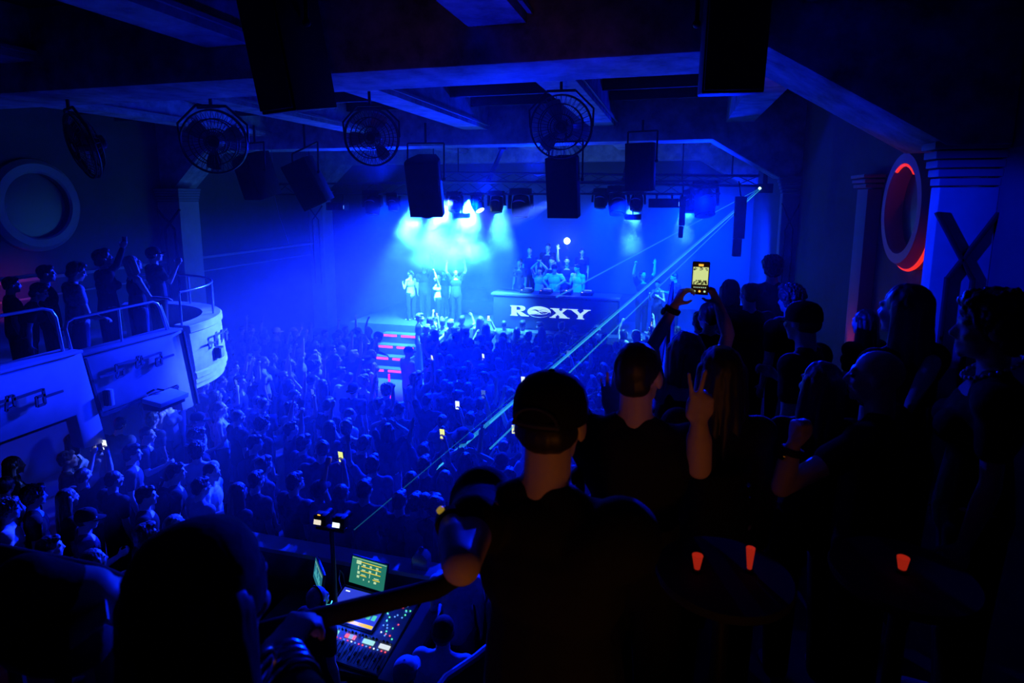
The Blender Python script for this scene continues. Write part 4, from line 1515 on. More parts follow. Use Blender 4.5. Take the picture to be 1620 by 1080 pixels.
for x, y, z in ((-3.0, 1.0, 4.22), (-1.6, 1.0, 4.22), (-.29, 2.0, 4.12), (-.05, 3.4, 3.99), (-.02, 5.5, 3.95), (0, 8.4, 3.92)):
    MB().tube([(x, y, 3.45), (x, y, z)], .018, 8).build('post', MATTE, t)


def person_at(head_px, a, floor, rz, label, pts=None, sc=None, vox=.0085, eyes=False, group=None, look=None, **fig):
    """one posed figure whose head is at a pixel and depth; pts: world elbow, wrist, style, palm normal per arm"""
    look = look or {}
    p = dep(*head_px, a) if a > 0 else at(*head_px, 2, -a)
    sc = sc or (p.z - floor) / 1.64
    T0 = M.Translation((p.x, p.y, floor)) @ M.Rotation(rz, 4, 'Z') @ M.Scale(sc, 4)
    # keep the head on the pixel when the trunk leans
    ln = R(fig.get('lean', 0))
    off = V((0, math.sin(ln) * .67, (math.cos(ln) - 1) * .67))
    off.y += .03
    off.x = math.sin(R(fig.get('side', 0))) * .67
    root = V((p.x, p.y, floor)) - (M.Rotation(rz, 3, 'Z') @ V((off.x * sc, off.y * sc, 0)))
    T0 = M.Translation(root) @ M.Rotation(rz, 4, 'Z') @ M.Scale(sc, 4)
    inv = T0.inverted()
    i3 = (M.Rotation(-rz, 3, 'Z'))
    for k, v in (pts or {}).items():
        dct = dict(el=inv @ V(v[0]), wr=inv @ V(v[1]), style=v[2], n=i3 @ V(v[3]))
        if len(v) > 4:
            dct['hd'] = i3 @ V(v[4])
        fig[k] = dct
    F = figure(vox=vox / sc, **fig)
    HERO.append((F, root, rz, sc, label, eyes, group, look))
    return F, T0


HERO = []
ST = lambda x, y, turn=0: face_to(x, y, YAWP.x, YAWP.y) - R(turn)

# man in the cap, leaning on the rail
CAPF = person_at((875, 654), 1.47, NB, R(-20), 'man in black cap and black t-shirt seen from behind, leaning on the hand rail',
          dict(la=(dep(730, 893, 1.20), dep(714, 820, 1.40), 'relax', V((.6, .2, -.8)), V((.42, .9, .22))), ra=(dep(968, 925, 1.72), dep(930, 862, 1.9), 'relax', V((0, 0, -1)))), vox=.006, head=(12, 2, 4), build=1.10, lean=6, side=-6,
          look=dict(hair='nape', hat='cap', skin=0, shirt='black'))
# man making the two finger sign
person_at((1010, 588), 2.04, NB, R(-4), 'person in black top making a two finger sign behind the man in the cap',
          dict(ra=(dep(1106, 738, 1.90), dep(1106, 668, 1.86), 'V', V((-.1, 1, 0)), V((.06, .05, 1))), la=(dep(962, 770, 2.12), dep(968, 655, 2.22), 'open', V((.2, 1, 0)), V((-.06, 0, 1)))), vox=.006, head=(-14, 2, 0), build=1.05,
          look=dict(hair='crop', skin=0))
# woman filming with both arms up
person_at((1085, 556), 2.85, NB, R(6), 'person filming the stage with both arms raised around a bright phone',
          dict(la=(dep(1032, 548, 2.72), dep(1068, 482, 2.66), 'grip', V((1, .3, .2)), V((.42, .0, .9))), ra=(dep(1152, 528, 2.80), dep(1136, 480, 2.68), 'grip', V((-1, .3, .2)), V((-.45, 0, .9)))), vox=.0065, sex='f', head=(0, 6, 0), top='tank',
          look=dict(hair='bob', hairm=1))
person_at((1140, 588), 2.32, NB, R(-2), 'woman with long black hair standing in front of the one filming', None, vox=.007, sex='f', head=(14, 2, 0), top='long', look=dict(hair='long', hairm=0))
person_at((1292, 606), 2.53, NB, R(10), 'woman with long hair and dark top right of the black haired woman', None, vox=.008, sex='f', head=(12, 4, 4), look=dict(hair='long', hairm=1))
person_at((1375, 645), 2.33, NB, R(58), 'bald man in profile turned to the left, holding up his wrist watch',
          dict(la=(dep(1236, 770, 2.15), dep(1256, 702, 2.12), 'fist', V((.6, .3, .2)), V((.1, 0, 1)))), vox=.007, head=(14, 2, 0), sc=.9, look=dict(hair=None, skin=0), eyes=True)
person_at((1422, 528), 2.8, NB, R(30), 'tall woman with long fair hair standing before the red lit wall', dict(ra=(dep(1475, 575, 2.65), dep(1440, 640, 2.5), 'relax', V((-1, 0, 0)))), vox=.008, sex='f', head=(10, 2, 0), look=dict(hair='long', hairm=1), sc=1.0)
person_at((1552, 565), 2.26, NB, R(72), 'person at the far right edge turned left, wearing a bead necklace', None, vox=.008, sex='f', head=(6, 2, 0), look=dict(hair='curly', hairm=0), sc=1.02)
# farther along the right balcony, simple silhouettes from the crowd figures
for px, py, a, pose, hair, hat, sc_, lab_, tn, hm_ in ((1155, 459, 5.95, 'f_down', 'bob', None, None, 'person with bobbed hair leftmost on the far right balcony', 0, 0),
                                             (1186, 466, 5.4, 'm_down', 'crop', None, None, 'broad man with cropped hair on the far right balcony', 0, 0),
                                             (1222, 424, 6.4, 'm_down', 'curly', None, None, 'tallest man against the blue stage glow on the right balcony', 14, 0),
                                             (1252, 474, 5.0, 'm_down', 'curly', None, None, 'person with curly hair in front of the right hand pillar', -14, 1),
                                             (1276, 508, 3.6, 'm_drink', 'nape', 'cap', None, 'person in a dark peaked cap looking left on the right balcony', -40, 0),
                                             (1370, 510, 4.75, 'f_down', 'long', None, None, 'long haired person by the red lit wall behind the others', -10, 0),
                                             (1122, 500, 4.6, 'f_down', 'bun', None, None, 'short person half hidden behind the raised phone arms', 0, 0),
                                             (1108, 510, 5.3, 'm_down', 'short', None, None, 'person showing only the head beyond the raised phone arms', 4, 0)):
    p = dep(px, py, a)
    sc_ = (p.z - FB) / 1.64
    assemble(FIG[pose], CM, (p.x, p.y, FB), ST(p.x, p.y, tn), sc_, lab_, group='people on the right balcony', hair=hair, hat=hat, shirt='black', pants='black', hairm=hm_)

# left foreground: woman with long hair, and somebody at the frame edge
LF = person_at((330, 945), .90, NB, R(4), 'dark silhouette of a long haired woman in a cap at the lower left, closest', dict(ra=(dep(480, 1120, .92), dep(432, 1040, 1.02), 'grip', V((.2, .4, -.9)), V((.1, .7, .2)))), vox=.006, sex='f', head=(-6, 0, 0), top='long', look=dict(hair='long', hairm=0, hat='beanie', hatm='black'))
person_at((-150, 905), .98, NB, R(-40), 'person mostly outside the lower left corner with an arm along the rail', dict(ra=(dep(40, 925, .98), dep(150, 935, 1.04), 'relax', V((0, .1, -1)), V((.8, .2, -.5)))), vox=.007, top='long', look=dict(hair='short'))

# ------------------------------------------------------------------ left balcony people
LB = BF


def bal(px, x, z, rz, label, pts=None, **k):
    look = k.pop('look', {})
    p = at(*px, 0, x)
    a = proj(p)[2]
    sc = k.pop('sc', None)
    return person_at(px, a, LB, rz, label, pts, sc=sc, vox=.009, eyes=True, group='people on the left balcony', look=look, **k)


bal((118, 428), -7.55, 0, R(-24), 'man in a patterned open shirt and jeans looking down over the balcony rail', dict(ra=(at(140, 500, 0, -7.40), at(158, 502, 0, -7.28), 'relax', V((0, 0, -1)))), head=(-10, -16, 0), look=dict(hair='medium', shirt='patterned', pants='denim', hairm=1))
bal((168, 408), -7.7, 0, R(-24), 'woman in dark top raising one arm with a cup on the left balcony', dict(ra=(at(184, 420, 0, -7.55), at(194, 392, 0, -7.45), 'grip', V((-.4, .4, .2)))), sex='f', head=(-8, 10, 0), top='long', look=dict(hair='medium', hairm=1, pants='denim', shirt='charcoal'))
bal((216, 424), -7.55, 0, R(-26), 'woman in a tank top with her face tilted up, hands on the balcony rail', dict(ra=(at(238, 472, 0, -7.35), at(258, 472, 0, -7.25), 'relax', V((0, 0, -1)))), sex='f', head=(-8, 16, 0), top='tank', look=dict(hair='bob', hairm=2, shirt='black', pants='denim'), sc=.98)
bal((247, 402), -7.95, 0, R(-26), 'man in a dark cap holding one hand up at the rounded balcony end', dict(ra=(at(268, 446, 0, -7.75), at(280, 420, 0, -7.70), 'relax', V((-.3, .6, 0)))), head=(-8, 8, 0), look=dict(hair='nape', hat='cap', shirt='charcoal'))
bal((75, 432), -8.1, 0, R(-30), 'dark figure standing behind the man in the patterned shirt', None, head=(-10, 0, 0), look=dict(hair='short', shirt='black'))
bal((62, 458), -7.6, 0, R(-34), 'dark seated looking woman leaning by the near hand rail', None, sex='f', lean=14, head=(-16, -6, 0), look=dict(hair='medium', shirt='black'))
bal((20, 450), -8.3, 0, R(-30), 'shadowy person at the left frame edge of the balcony', None, head=(0, 0, 0), look=dict(hair='short', shirt='black'))

# ------------------------------------------------------------------ people on the stage
SZ = 1.3
DJX = at(877, 424, 1, 17.62)
person_at((877, 424), -DJX.z, SZ, PI + R(4), 'DJ in cap and pale printed t-shirt working the decks behind the desk',
          dict(ra=((DJX.x - .33, 17.55, 2.62), (DJX.x - .14, 17.30, 2.50), 'relax', V((0, 0, -1)), V((.4, -.8, -.3))), la=((DJX.x + .34, 17.55, 2.64), (DJX.x + .16, 17.32, 2.52), 'relax', V((0, 0, -1)), V((-.4, -.8, -.3)))), vox=.008, eyes=True, head=(6, -16, 0), look=dict(hair='nape', hat='cap_back', shirt='white', skin=0))
DJP = at(853, 430, 1, 18.0)
person_at((853, 428), -DJP.z, SZ, PI - R(8), 'person in a pale top with hands joined over the head beside the DJ',
          dict(ra=((DJP.x - .24, 18.0, DJP.z + .10), (DJP.x - .05, 17.98, DJP.z + .30), 'relax', V((1, 0, 0))), la=((DJP.x + .24, 18.0, DJP.z + .10), (DJP.x + .05, 17.98, DJP.z + .30), 'relax', V((-1, 0, 0)))), vox=.010, eyes=True, look=dict(hair='short', shirt='pale'))
for px, py, y, pose, hair, hat, shirt, lab_, tn, fl in ((867, 391, 19.2, 'm_down', 'short', None, 'black', 'tall man on the riser, straight behind the DJ', 180, 1.75), (873, 408, 18.4, 'm_down', 'short', None, 'black', 'dark man standing just behind the DJ', 175, 1.3),
                                                (897, 411, 18.5, 'm_rup', 'short', None, 'navy', 'person raising a bright lamp in one hand behind the DJ', 190, 1.3), (921, 398, 19.1, 'f_down', 'long', None, 'black', 'long haired woman on the riser right of the bright lamp', 180, 1.75),
                                                (838, 396, 19.2, 'm_down', 'crop', None, 'navy', 'man on the riser left of the others behind the DJ', 178, 1.75), (914, 424, 17.9, 'm_drink', 'short', None, 'white', 'man with a pale shoulder right of the DJ', 150, 1.3), (822, 415, 18.6, 'f_down', 'medium', None, 'navy', 'woman standing in the haze left of the DJ group', 170, 1.3),
                                                (649, 432, 17.0, 'f_bent', 'ponytail', None, 'pale', 'woman dancing at the left end of the stage', 60, 1.3), (671, 424, 17.3, 'm_rup', 'short', None, 'navy', 'dancer with an arm straight up on the left of the stage', 20, 1.3),
                                                (692, 448, 16.7, 'f_lup', 'bob', None, 'white', 'short woman with raised fist in the left stage group', 120, 1.3), (703, 432, 17.6, 'm_down', 'short', None, 'navy', 'man standing in the middle of the left stage group', 170, 1.3),
                                                (721, 430, 17.0, 'm_both', 'short', None, 'navy', 'dancer with both arms up at the right of the left stage group', 200, 1.3), (1017, 434, 17.0, 'm_both', 'short', None, 'navy', 'dancer with both arms spread on the right of the stage', 210, 1.3),
                                                (1041, 449, 16.7, 'f_bent', 'medium', None, 'navy', 'woman with bent arms on the right of the stage', 150, 1.3), (1068, 438, 17.2, 'm_drink', 'short', None, 'navy', 'man at the right end of the stage by the column speaker', 120, 1.3)):
    p = at(px, py, 1, y)
    sc_ = min(1.12, max(.85, (p.z - fl) / 1.64))
    o = assemble(FIG[pose], CM, (p.x, p.y, fl), R(tn), sc_, lab_, group='people on the stage', hair=hair, shirt=shirt, pants='black')
LP = at(897, 381, 1, 18.3)
t = thing('hand_lamp', 'bright white hand lamp held high behind the DJ', 'lamp', LP)
MB().ell(LP, (.10, .10, .10)).build('bulb', mat('bulb_white', (1, 1, 1), .3, emit=(.75, 1, .95), es=9), t)
MB().tube([LP + V((0, .02, -.05)), LP + V((0, .05, -.28))], .022, 8).build('handle', BLACK, t)

# ------------------------------------------------------------------ mixing booth
PF = .02
struct('booth_floor', MB().box2((-4.7, 2.2, 0), (-.95, 5.4, PF)), MATTE, smooth=False)
struct('booth_wall', MB().box2((-4.6, 5.26, PF), (-1.15, 5.38, 1.22)), PAINTBLK, bevel=.01)
struct('booth_ledge', MB().box2((-4.66, 5.20, 1.22), (-1.10, 5.44, 1.27)), GREY, bevel=.008)
bw = MB()
crv = [(-1.02, 5.0)] + [tuple(at(px, py, 2, 1.55)[:2]) for px, py in ((838, 955), (800, 1000), (752, 1040), (705, 1072), (692, 1090))]
for a, b in zip(crv, crv[1:]):
    bw.bar((a[0], a[1], .77), (b[0], b[1], .77), .05, 1.5)
struct('booth_wall', bw, PAINTBLK)
bw = MB()
bw.tube([(x, y, 1.55) for x, y in crv], .03, 8)
struct('booth_ledge', bw, GREY)
t = thing('desk', 'black table carrying the mixing console and monitors', 'table', (-2.9, 4.7, PF))
MB().box2((-3.9, 4.28, .80), (-2.02, 5.18, .85)).build('tabletop', MATTE, t, bevel=.008)
for x, y in ((-3.82, 4.36), (-2.1, 4.36), (-3.82, 5.1), (-2.1, 5.1)):
    MB().box2((x - .03, y - .03, PF), (x + .03, y + .03, .80)).build('leg', BLACK, t)
# console, laid out in its own sloping plane
CC = V((-2.80, 4.69, .99))
Cx = V((.985, -.10, 0)).normalized()
Cy = V((.10, .96, .30)).normalized()
CMX = frame(CC, Cx, Cy)
cons = thing('mixing_console', 'big lit mixing console with touch screen, faders and coloured buttons', 'mixing console', (CC.x, CC.y, .85))
W2, D2 = .44, .37


def cbox(mb, x0, y0, x1, y1, z0, z1):
    k = MB().box2((x0, y0, z0), (x1, y1, z1))
    mb.add([CMX @ p for p in k.v], k.f)
    return mb


cbox(MB(), -W2, -D2, W2, D2, -.085, 0).build('chassis', mat('console_blue', (.4, .42, .48), .4), cons, bevel=.012)
cbox(MB(), -W2 + .02, -.05, .17, D2 - .02, 0, .012).build('screen_bezel', BLACK, cons, bevel=.004)
scr = MB()
cbox(scr, -W2 + .045, -.02, .15, D2 - .04, .012, .014)
scr.cur = 1
for k in range(3):
    for j in range(4):
        cbox(scr, -.10 + .06 * j, .07 + .075 * k, -.055 + .06 * j, .125 + .075 * k, .014, .0145)
scr.cur = 2
cbox(scr, -.30, -.015, .145, .02, .014, .0145)
scr.cur = 3
cbox(scr, -.36, .29, -.31, .302, .014, .0145)
scr.build('touch_screen', [mat('screen_blue', (.02, .02, .1), .3, emit=(.03, .06, .75), es=.9), mat('screen_teal', (.02, .1, .1), .3, emit=(.1, .8, .55), es=.8), mat('screen_amber', (.1, .1, 0), .3, emit=(.9, .6, .04), es=1.), LEDW], cons, smooth=False)
for i, (x0, x1, c) in enumerate(((-.40, -.25, (.25, .9, .45)), (-.24, -.16, (.3, .9, .6)), (-.08, -.04, (1., .15, .1)), (-.035, .0, (.3, .5, .9)), (.005, .035, (1, .2, .15)), (.12, .24, (.4, .9, .9)), (.30, .41, (.8, .9, .95)))):
    cbox(MB(), x0, -.145, x1, -.105, 0, .008).build('display_strip', mat('strip_%d' % i, (.1, .1, .1), .3, emit=c, es=.9), cons, smooth=False)
for i in range(24):
    x = -.41 + .0355 * i
    yy = -.27 + .05 * math.sin(i * 2.1) * (1 if i % 5 else 1.6)
    cbox(MB(), x - .004, -.345, x + .004, -.19, 0, .002).build('fader_slot', BLACK, cons, smooth=False)
    cbox(MB(), x - .009, yy - .016, x + .009, yy + .016, .002, .02).build('fader', BLACK if i % 4 else CHROME, cons, bevel=.003)
for i in range(22):
    x = -.41 + .0385 * i
    m = MB().lathe([(.011, 0), (.010, .018), (.006, .02)], 10, CMX @ M.Translation((x, -.082, 0)))
    m.build('knob', BLACK if i % 3 else CHROME, cons)
rr = random.Random(4)
for i in range(34):
    x, y = rr.uniform(.19, .42), rr.uniform(-.04, .33)
    c = rr.choice((LEDB, LEDB, LEDG, LEDW, LEDR, LEDB))
    cbox(MB(), x - .006, y - .005, x + .006, y + .005, 0, .006).build('button', c, cons, smooth=False)
for i in range(20):
    x = -.40 + .0415 * i
    cbox(MB(), x - .006, -.172, x + .006, -.162, 0, .006).build('button', (LEDR, LEDR, LEDB, LEDR, LEDW, LEDB)[i % 6], cons, smooth=False)
# gooseneck lamp, added to light the faders
m = MB()
gp = [CMX @ V(p) for p in ((-.40, .34, .0), (-.40, .36, .16), (-.38, .32, .27), (-.30, .20, .31), (-.22, .12, .29))]
m.tube(gp, .006, 8)
m.build('added_gooseneck', BLACK, cons)
GOOSE = gp[-1]
# monitors
def monitor(c, wdt, hgt, yaw, tilt, label, kind):
    rot = (M.Rotation(R(yaw), 3, 'Z') @ M.Rotation(R(90 - tilt), 3, 'X')).to_4x4()
    mx = M.Translation(V(c)) @ rot
    t = thing('monitor', label, 'monitor', (c[0], c[1], .85))

    def bb(mb, x0, y0, x1, y1, z0, z1):
        k = MB().box2((x0, y0, z0), (x1, y1, z1))
        return mb.add([mx @ p for p in k.v], k.f)
    bb(MB(), -wdt / 2 - .012, -hgt / 2 - .012, wdt / 2 + .012, hgt / 2 + .012, -.03, 0).build('housing', BLACK, t, bevel=.006)
    s = MB()
    bb(s, -wdt / 2, -hgt / 2, wdt / 2, hgt / 2, 0, .002)
    s.cur = 1
    ux, uy = wdt / 2, hgt / 2
    if kind == 'main':
        for k, (x0, x1) in enumerate(((-.55, .72), (-.42, .72), (-.42, .72), (-.42, -.05), (.32, .72))):
            y = (.72, .40, .06, -.28, -.36)[k]
            bb(s, x0 * ux, (y - .03) * uy, x1 * ux, (y + .03) * uy, .002, .003)
        s.cur = 2
        for x0, y0, x1, y1 in ((-.72, .52, -.44, .80), (-.34, .46, -.18, .58), (.06, .46, .18, .60), (.42, .44, .56, .60), (-.36, .12, -.16, .2), (.04, .1, .18, .24), (.44, .08, .52, .3), (-.6, -.2, -.46, .0), (-.6, -.5, -.46, -.32), (-.36, -.22, -.12, -.16), (.4, -.62, .54, -.46), (-.22, -.6, -.16, -.48), (.1, -.62, .16, -.5), (.1, -.3, .14, .0), (.38, -.28, .66, -.2), (-.6, .1, -.54, .42)):
            bb(s, x0 * ux, y0 * uy, x1 * ux, y1 * uy, .002, .003)
        bb(s, -ux * .98, uy * .90, ux * .98, uy * .93, .002, .003)
    else:
        for k in range(9):
            bb(s, (-.8 + .18 * k) * ux, (-.5) * uy, (-.72 + .18 * k) * ux, (-.5 + .25 * (1 + (k * 7) % 4)) * uy, .002, .003)
        s.cur = 2
        bb(s, -ux * .9, uy * .7, ux * .9, uy * .74, .002, .003)
    s.build('screen', [mat('monitor_green', (.02, .08, .06), .3, emit=(.02, .22, .15), es=.8), mat('monitor_yellow', (.1, .08, 0), .3, emit=(.85, .62, .03), es=1.), mat('monitor_pale', (.1, .1, .08), .3, emit=(.55, .8, .45), es=.9)] if kind == 'main' else
            [mat('monitor_teal', (.02, .06, .07), .3, emit=(.02, .18, .26), es=.8), mat('monitor_line', (.05, .1, .1), .3, emit=(.1, .6, .6), es=.9), mat('monitor_pale', (.1, .1, .08), .3)], t, smooth=False)
    b = mx @ V((0, -hgt / 2 - .01, -.02))
    MB().tube([b, (b.x, b.y + .02, .87)], .018, 8).build('stand', BLACK, t)
    MB().box((b.x, b.y + .02, .860), (.22, .16, .014)).build('base', BLACK, t, bevel=.004)


monitor(at(582, 907, 1, 5.10), .43, .26, -8, 18, 'monitor with a green screen full of yellow bars behind the console', 'main')
monitor(at(503, 911, 1, 5.02), .36, .21, -46, 10, 'smaller teal monitor turned aside left of the green one', 'side')
t = thing('equipment_case', 'long dark flight case lid lying right of the console', 'case', (-2.14, 4.6, .8))
MB().bar((-2.19, 4.10, 1.0), (-2.13, 5.02, 1.16), .23, .06).build('lid', mat('case_dark', (.10, .10, .11), .5), t, bevel=.01)
MB().box2((-2.28, 4.15, PF), (-2.06, 5.0, .96)).build('body', MATTE, t, bevel=.01)
t = thing('plastic_canister', 'see-through canister with a dark ball lid on the booth ledge', 'canister', (-2.42, 5.32, 1.27))
MB().prism([(-.09, 0), (.09, 0), (.09, .13), (.04, .18), (-.04, .18), (-.09, .13)], M(((1, 0, 0, -2.42), (0, 0, -1, 5.38), (0, 1, 0, 1.272), (0, 0, 0, 1))), .12).build('container', mat('canister_plastic', (.5, .55, .6), .15, trans=.7), t, bevel=.01)
MB().ell((-2.42, 5.32, 1.475), (.03, .03, .03)).build('lid', BLACK, t)
# camera rig on a tripod
q = dep(524, 822, 5.75)
t = thing('camera_tripod', 'black tripod holding the two small cameras at the booth wall', 'tripod', (q.x, q.y, 0))
MB().tube([(q.x, q.y, .9), (q.x, q.y, q.z - .09)], .022, 8).build('column', BLACK, t)
MB().box((q.x, q.y, q.z - .085), (.3, .07, .03)).build('cross_plate', BLACK, t, bevel=.006)
for k in range(3):
    a = R(90 + 120 * k)
    MB().tube([(q.x, q.y, 1.0), (q.x + .3 * math.cos(a), q.y + .3 * math.sin(a), .01)], .016, 6).build('leg', BLACK, t)
for dx, lab_, sm in ((-.10, 'left small camera with a lit screen on the tripod', mat('screen_peach', (.1, .1, .1), .3, emit=(.85, .75, .6), es=1.)), (.10, 'right small camera with a pale lit screen on the tripod', SCR_W)):
    t = thing('video_camera', lab_, 'camera', (q.x + dx, q.y, q.z - .06), 0, 'cameras on the tripod')
    c = V((q.x + dx, q.y, q.z))
    MB().box(c, (.13, .09, .11)).build('body', BLACK, t, bevel=.012)
    MB().tube([c + V((0, .04, 0)), c + V((0, .15, 0))], .036, 14).build('lens', BLACK, t)
    MB().box(c + V((-.02, -.048, -.01)), (.075, .006, .055), rotm(x=-20)).build('screen', sm, t, smooth=False)
    MB().box(c + V((.0, -.03, .062)), (.05, .03, .018)).build('hot_shoe', BLACK, t, bevel=.003)
    if dx < 0:
        MB().box(c + V((.0, -.046, .06)), (.03, .006, .01)).build('indicator', LEDO, t)
# people in and by the booth
for px, z, pose, hair, hat, shirt, lab_, tn, hm_, hatm in (((500, 948), 1.60, 'm_down', 'crop', None, 'black', 'sound engineer with a headset at the left of the console', 25, 3, 'black'),
                                                   ((701, 1002), 1.64, 'm_down', 'nape', 'beanie', 'pale', 'person in a black beanie and pale shirt at the right of the booth', 4, 0, 'black'),
                                                   ((640, 1066), 1.60, 'm_down', 'nape', 'cap', 'black', 'person in a pale cap at the lower edge of the booth', 10, 0, 'pale'),
                                                   ((722, 884), 1.68, 'm_down', 'short', None, 'pale', 'person in pale clothes hidden behind the elbow of the leaning man', -6, 1, 'black'),
                                                   ((788, 922), 1.56, 'f_down', 'short', None, 'charcoal', 'person at the right booth wall beside pale papers', 70, 1, 'black')):
    p = at(*px, 2, z)
    o = assemble(FIG[pose], CM, (p.x, p.y, PF), ST(p.x, p.y, tn), (z - PF) / 1.64, lab_, group='people in the mixing booth', hair=hair, hat=hat, shirt=shirt, pants='denim' if shirt == 'pale' else 'black', hairm=hm_, hatm=hatm)
    if hair == 'crop':
        he = o
hs = MB()
Hh = wm(he) @ FIG['m_down']['H']
hs.tube([Hh @ V((.088 * math.cos(R(a)), -.01, .03 + .10 * math.sin(R(a)))) for a in range(0, 181, 12)], .009, 6)
b = tag(hs.build('headset', BLACK), 'black headset worn by the sound engineer', 'headset')
for s in (-1, 1):
    MB().ell(Hh @ V((s * .092, -.008, -.005)), (.02, .034, .036)).build('ear_cup', BLACK, b)
MB().tube([Hh @ V((.094, .0, -.02)), Hh @ V((.09, .07, -.05)), Hh @ V((.05, .11, -.06))], .005, 6).build('microphone', LEDG, b)
t = thing('paper_sheet', 'pale folded papers lying inside the right booth wall', 'paper', at(800, 950, 2, 1.2))
p = at(798, 953, 2, 1.2)
MB().box(p, (.20, .15, .012), rotm(12, -14, 30)).build('sheet', PALE, t, smooth=False)

# ------------------------------------------------------------------ finish the posed figures
HM_ = flush()
for F, root, rz, sc, label, eyes, group, look in HERO:
    o = assemble(F, HM_, root, rz, sc, label, group=group, eyes=eyes, **look)
    Mw = wm(o)
    if 'man in black cap' in label:
        capman = (o, F, Mw)
    if 'filming the stage' in label:
        filmer = (o, F, Mw)
    if 'bald man' in label:
        bald = (o, F, Mw)
    if 'bead necklace' in label:
        beads = (o, F, Mw)
    if 'lower left, closest' in label:
        lowleft = (o, F, Mw)
    if 'raising one arm with a cup' in label:
        cupw = (o, F, Mw)
    if label.startswith('DJ in'):
        djo = (o, F, Mw)
    if 'two finger sign' in label:
        vman = (o, F, Mw)

# the phone filming the stage, screen towards us
def film_screen(b):
    b.cur = 1
    b.box((0, .012, .0058), (.064, .078, .001))
    b.cur = 2
    rr = random.Random(2)
    for k in range(26):
        b.box((rr.uniform(-.028, .028), rr.uniform(-.024, -.008), .0064), (rr.uniform(.003, .008), rr.uniform(.003, .008), .001))
    for k in range(14):
        b.box((rr.uniform(-.028, .028), rr.uniform(.036, .048), .0064), (rr.uniform(.004, .01), rr.uniform(.002, .005), .001))
    b.cur = 3
    b.box((0, .060, .0058), (.020, .009, .001))
    b.ell((0, -.058, .0055), (.0055, .0055, .0008), n=12, m=4)
    b.cur = 4
    b.ell((-.021, -.058, .0055), (.0045, .0045, .0008), n=12, m=4)
    b.ell((.021, -.058, .0055), (.005, .005, .0008), n=12, m=4)
    for k in range(7):
        b.box((-.024 + .008 * k, -.040, .0062), (.004, .004, .001))


pp = dep(1108, 440, 2.64)
toC = (EYE - pp).normalized()
phone(pp, V((.02, .1, 1)), V((toC.x * .9, toC.y, -.10)), 'bright phone held high by two raised arms, filming the stage', s=1.0, group=None,
      screen=([mat('film_black', (.005, .005, .005), .3), mat('film_scene', (.1, .1, .05), .3, emit=(.62, .72, .28), es=1.), mat('film_crowd', (.02, .03, .01), .4), LEDO, mat('film_pale', (.1, .1, .1), .3, emit=(.6, .9, .6), es=.9)], film_screen))


def bangle(fg, Mw, side, back, r, name, label, cat, m, w=.012, dial=True, dm=None):
    wr, hd, n = fg['fr'][side]
    sh, el, wr2, u, d, k = fg['arms'][1 if side == 'R' else -1]
    c = Mw @ (wr - d * back)
    ax = (Mw.to_3x3() @ d).normalized()
    mx = frame(c, ax.orthogonal(), ax.cross(ax.orthogonal()))
    t = thing(name, label, cat, c)
    MB().lathe([(r, -w), (r + .005, -w * .8), (r + .005, w * .8), (r, w)], 20, mx).build('strap', MATTE, t)
    if dial:
        k2 = .5 if dm else 1.
        b = MB().lathe([(.017 * k2, 0), (.019 * k2, .004), (.016 * k2, .009)], 16, frame(c + (Mw.to_3x3() @ (-V(n))).normalized() * (r + .004), ax, ax.cross((Mw.to_3x3() @ V(n)).normalized())))
        b.build('dial', dm or GLASSY, t)


bangle(filmer[1], filmer[2], 'L', .03, .032, 'wrist_watch', 'dark wrist watch on the raised left arm that steadies the phone', 'watch', MATTE)
bangle(bald[1], bald[2], 'L', .03, .034, 'wrist_watch', 'wrist watch on the arm of the bald man', 'watch', MATTE)
bangle(capman[1], capman[2], 'L', .025, .035, 'wrist_watch', 'wrist watch with a yellow lit dial on the leaning man', 'watch', MATTE, dm=mat('dial_amber', (.2, .12, .02), .4, emit=(.8, .5, .05), es=.3))
wr, hd, n = capman[1]['fr']['L']
c = dep(724, 812, 1.545)
# strap opening at the back of the cap
Hc = capman[2] @ capman[1]['H']
st = MB()
st.tube([Hc @ V((.052 * math.cos(R(a)), -.118 - .004 * math.sin(R(a)), .028 + .035 * math.sin(R(a)))) for a in range(0, 181, 15)], .004, 6)
st.tube([Hc @ V((-.056 + .112 * i / 10, -.124 + .012 * abs(i - 5) / 5, .024)) for i in range(11)], .007, 6)
cap_o = [c_ for c_ in capman[0].children if c_.name.startswith('cap')][0]
st.build('cap_strap', mat('strap_grey', (.05, .05, .055), .6), cap_o)
# bead necklace and hoop earrings
Hb = beads[2] @ beads[1]['H']
nk = MB()
for i in range(26):
    a = 2 * PI * i / 26
    nk.ell(Hb @ V((.088 * math.cos(a), -.03 + .085 * math.sin(a), -.135 - .05 * math.sin(a))), (.009, .009, .009), n=8, m=6)
tag(nk.build('bead_necklace', CHROME), 'string of shiny beads on the person at the far right edge', 'necklace')
Hl = lowleft[2] @ lowleft[1]['H']
er = MB()
er.tube([Hl @ V((.10 + .003 * math.sin(2 * PI * i / 24), -.0 + .026 * math.cos(2 * PI * i / 24), -.085 + .03 * math.sin(2 * PI * i / 24))) for i in range(24)], .003, 6, closed=True)
tag(er.build('hoop_earring', CHROME), 'round hoop earring of the dark woman at the lower left', 'earring')
br = MB()
lw, ld, ln_ = lowleft[1]['fr']['R']
cw_ = wr_ = None
sh, el, wr2, u, d, k = lowleft[1]['arms'][1]
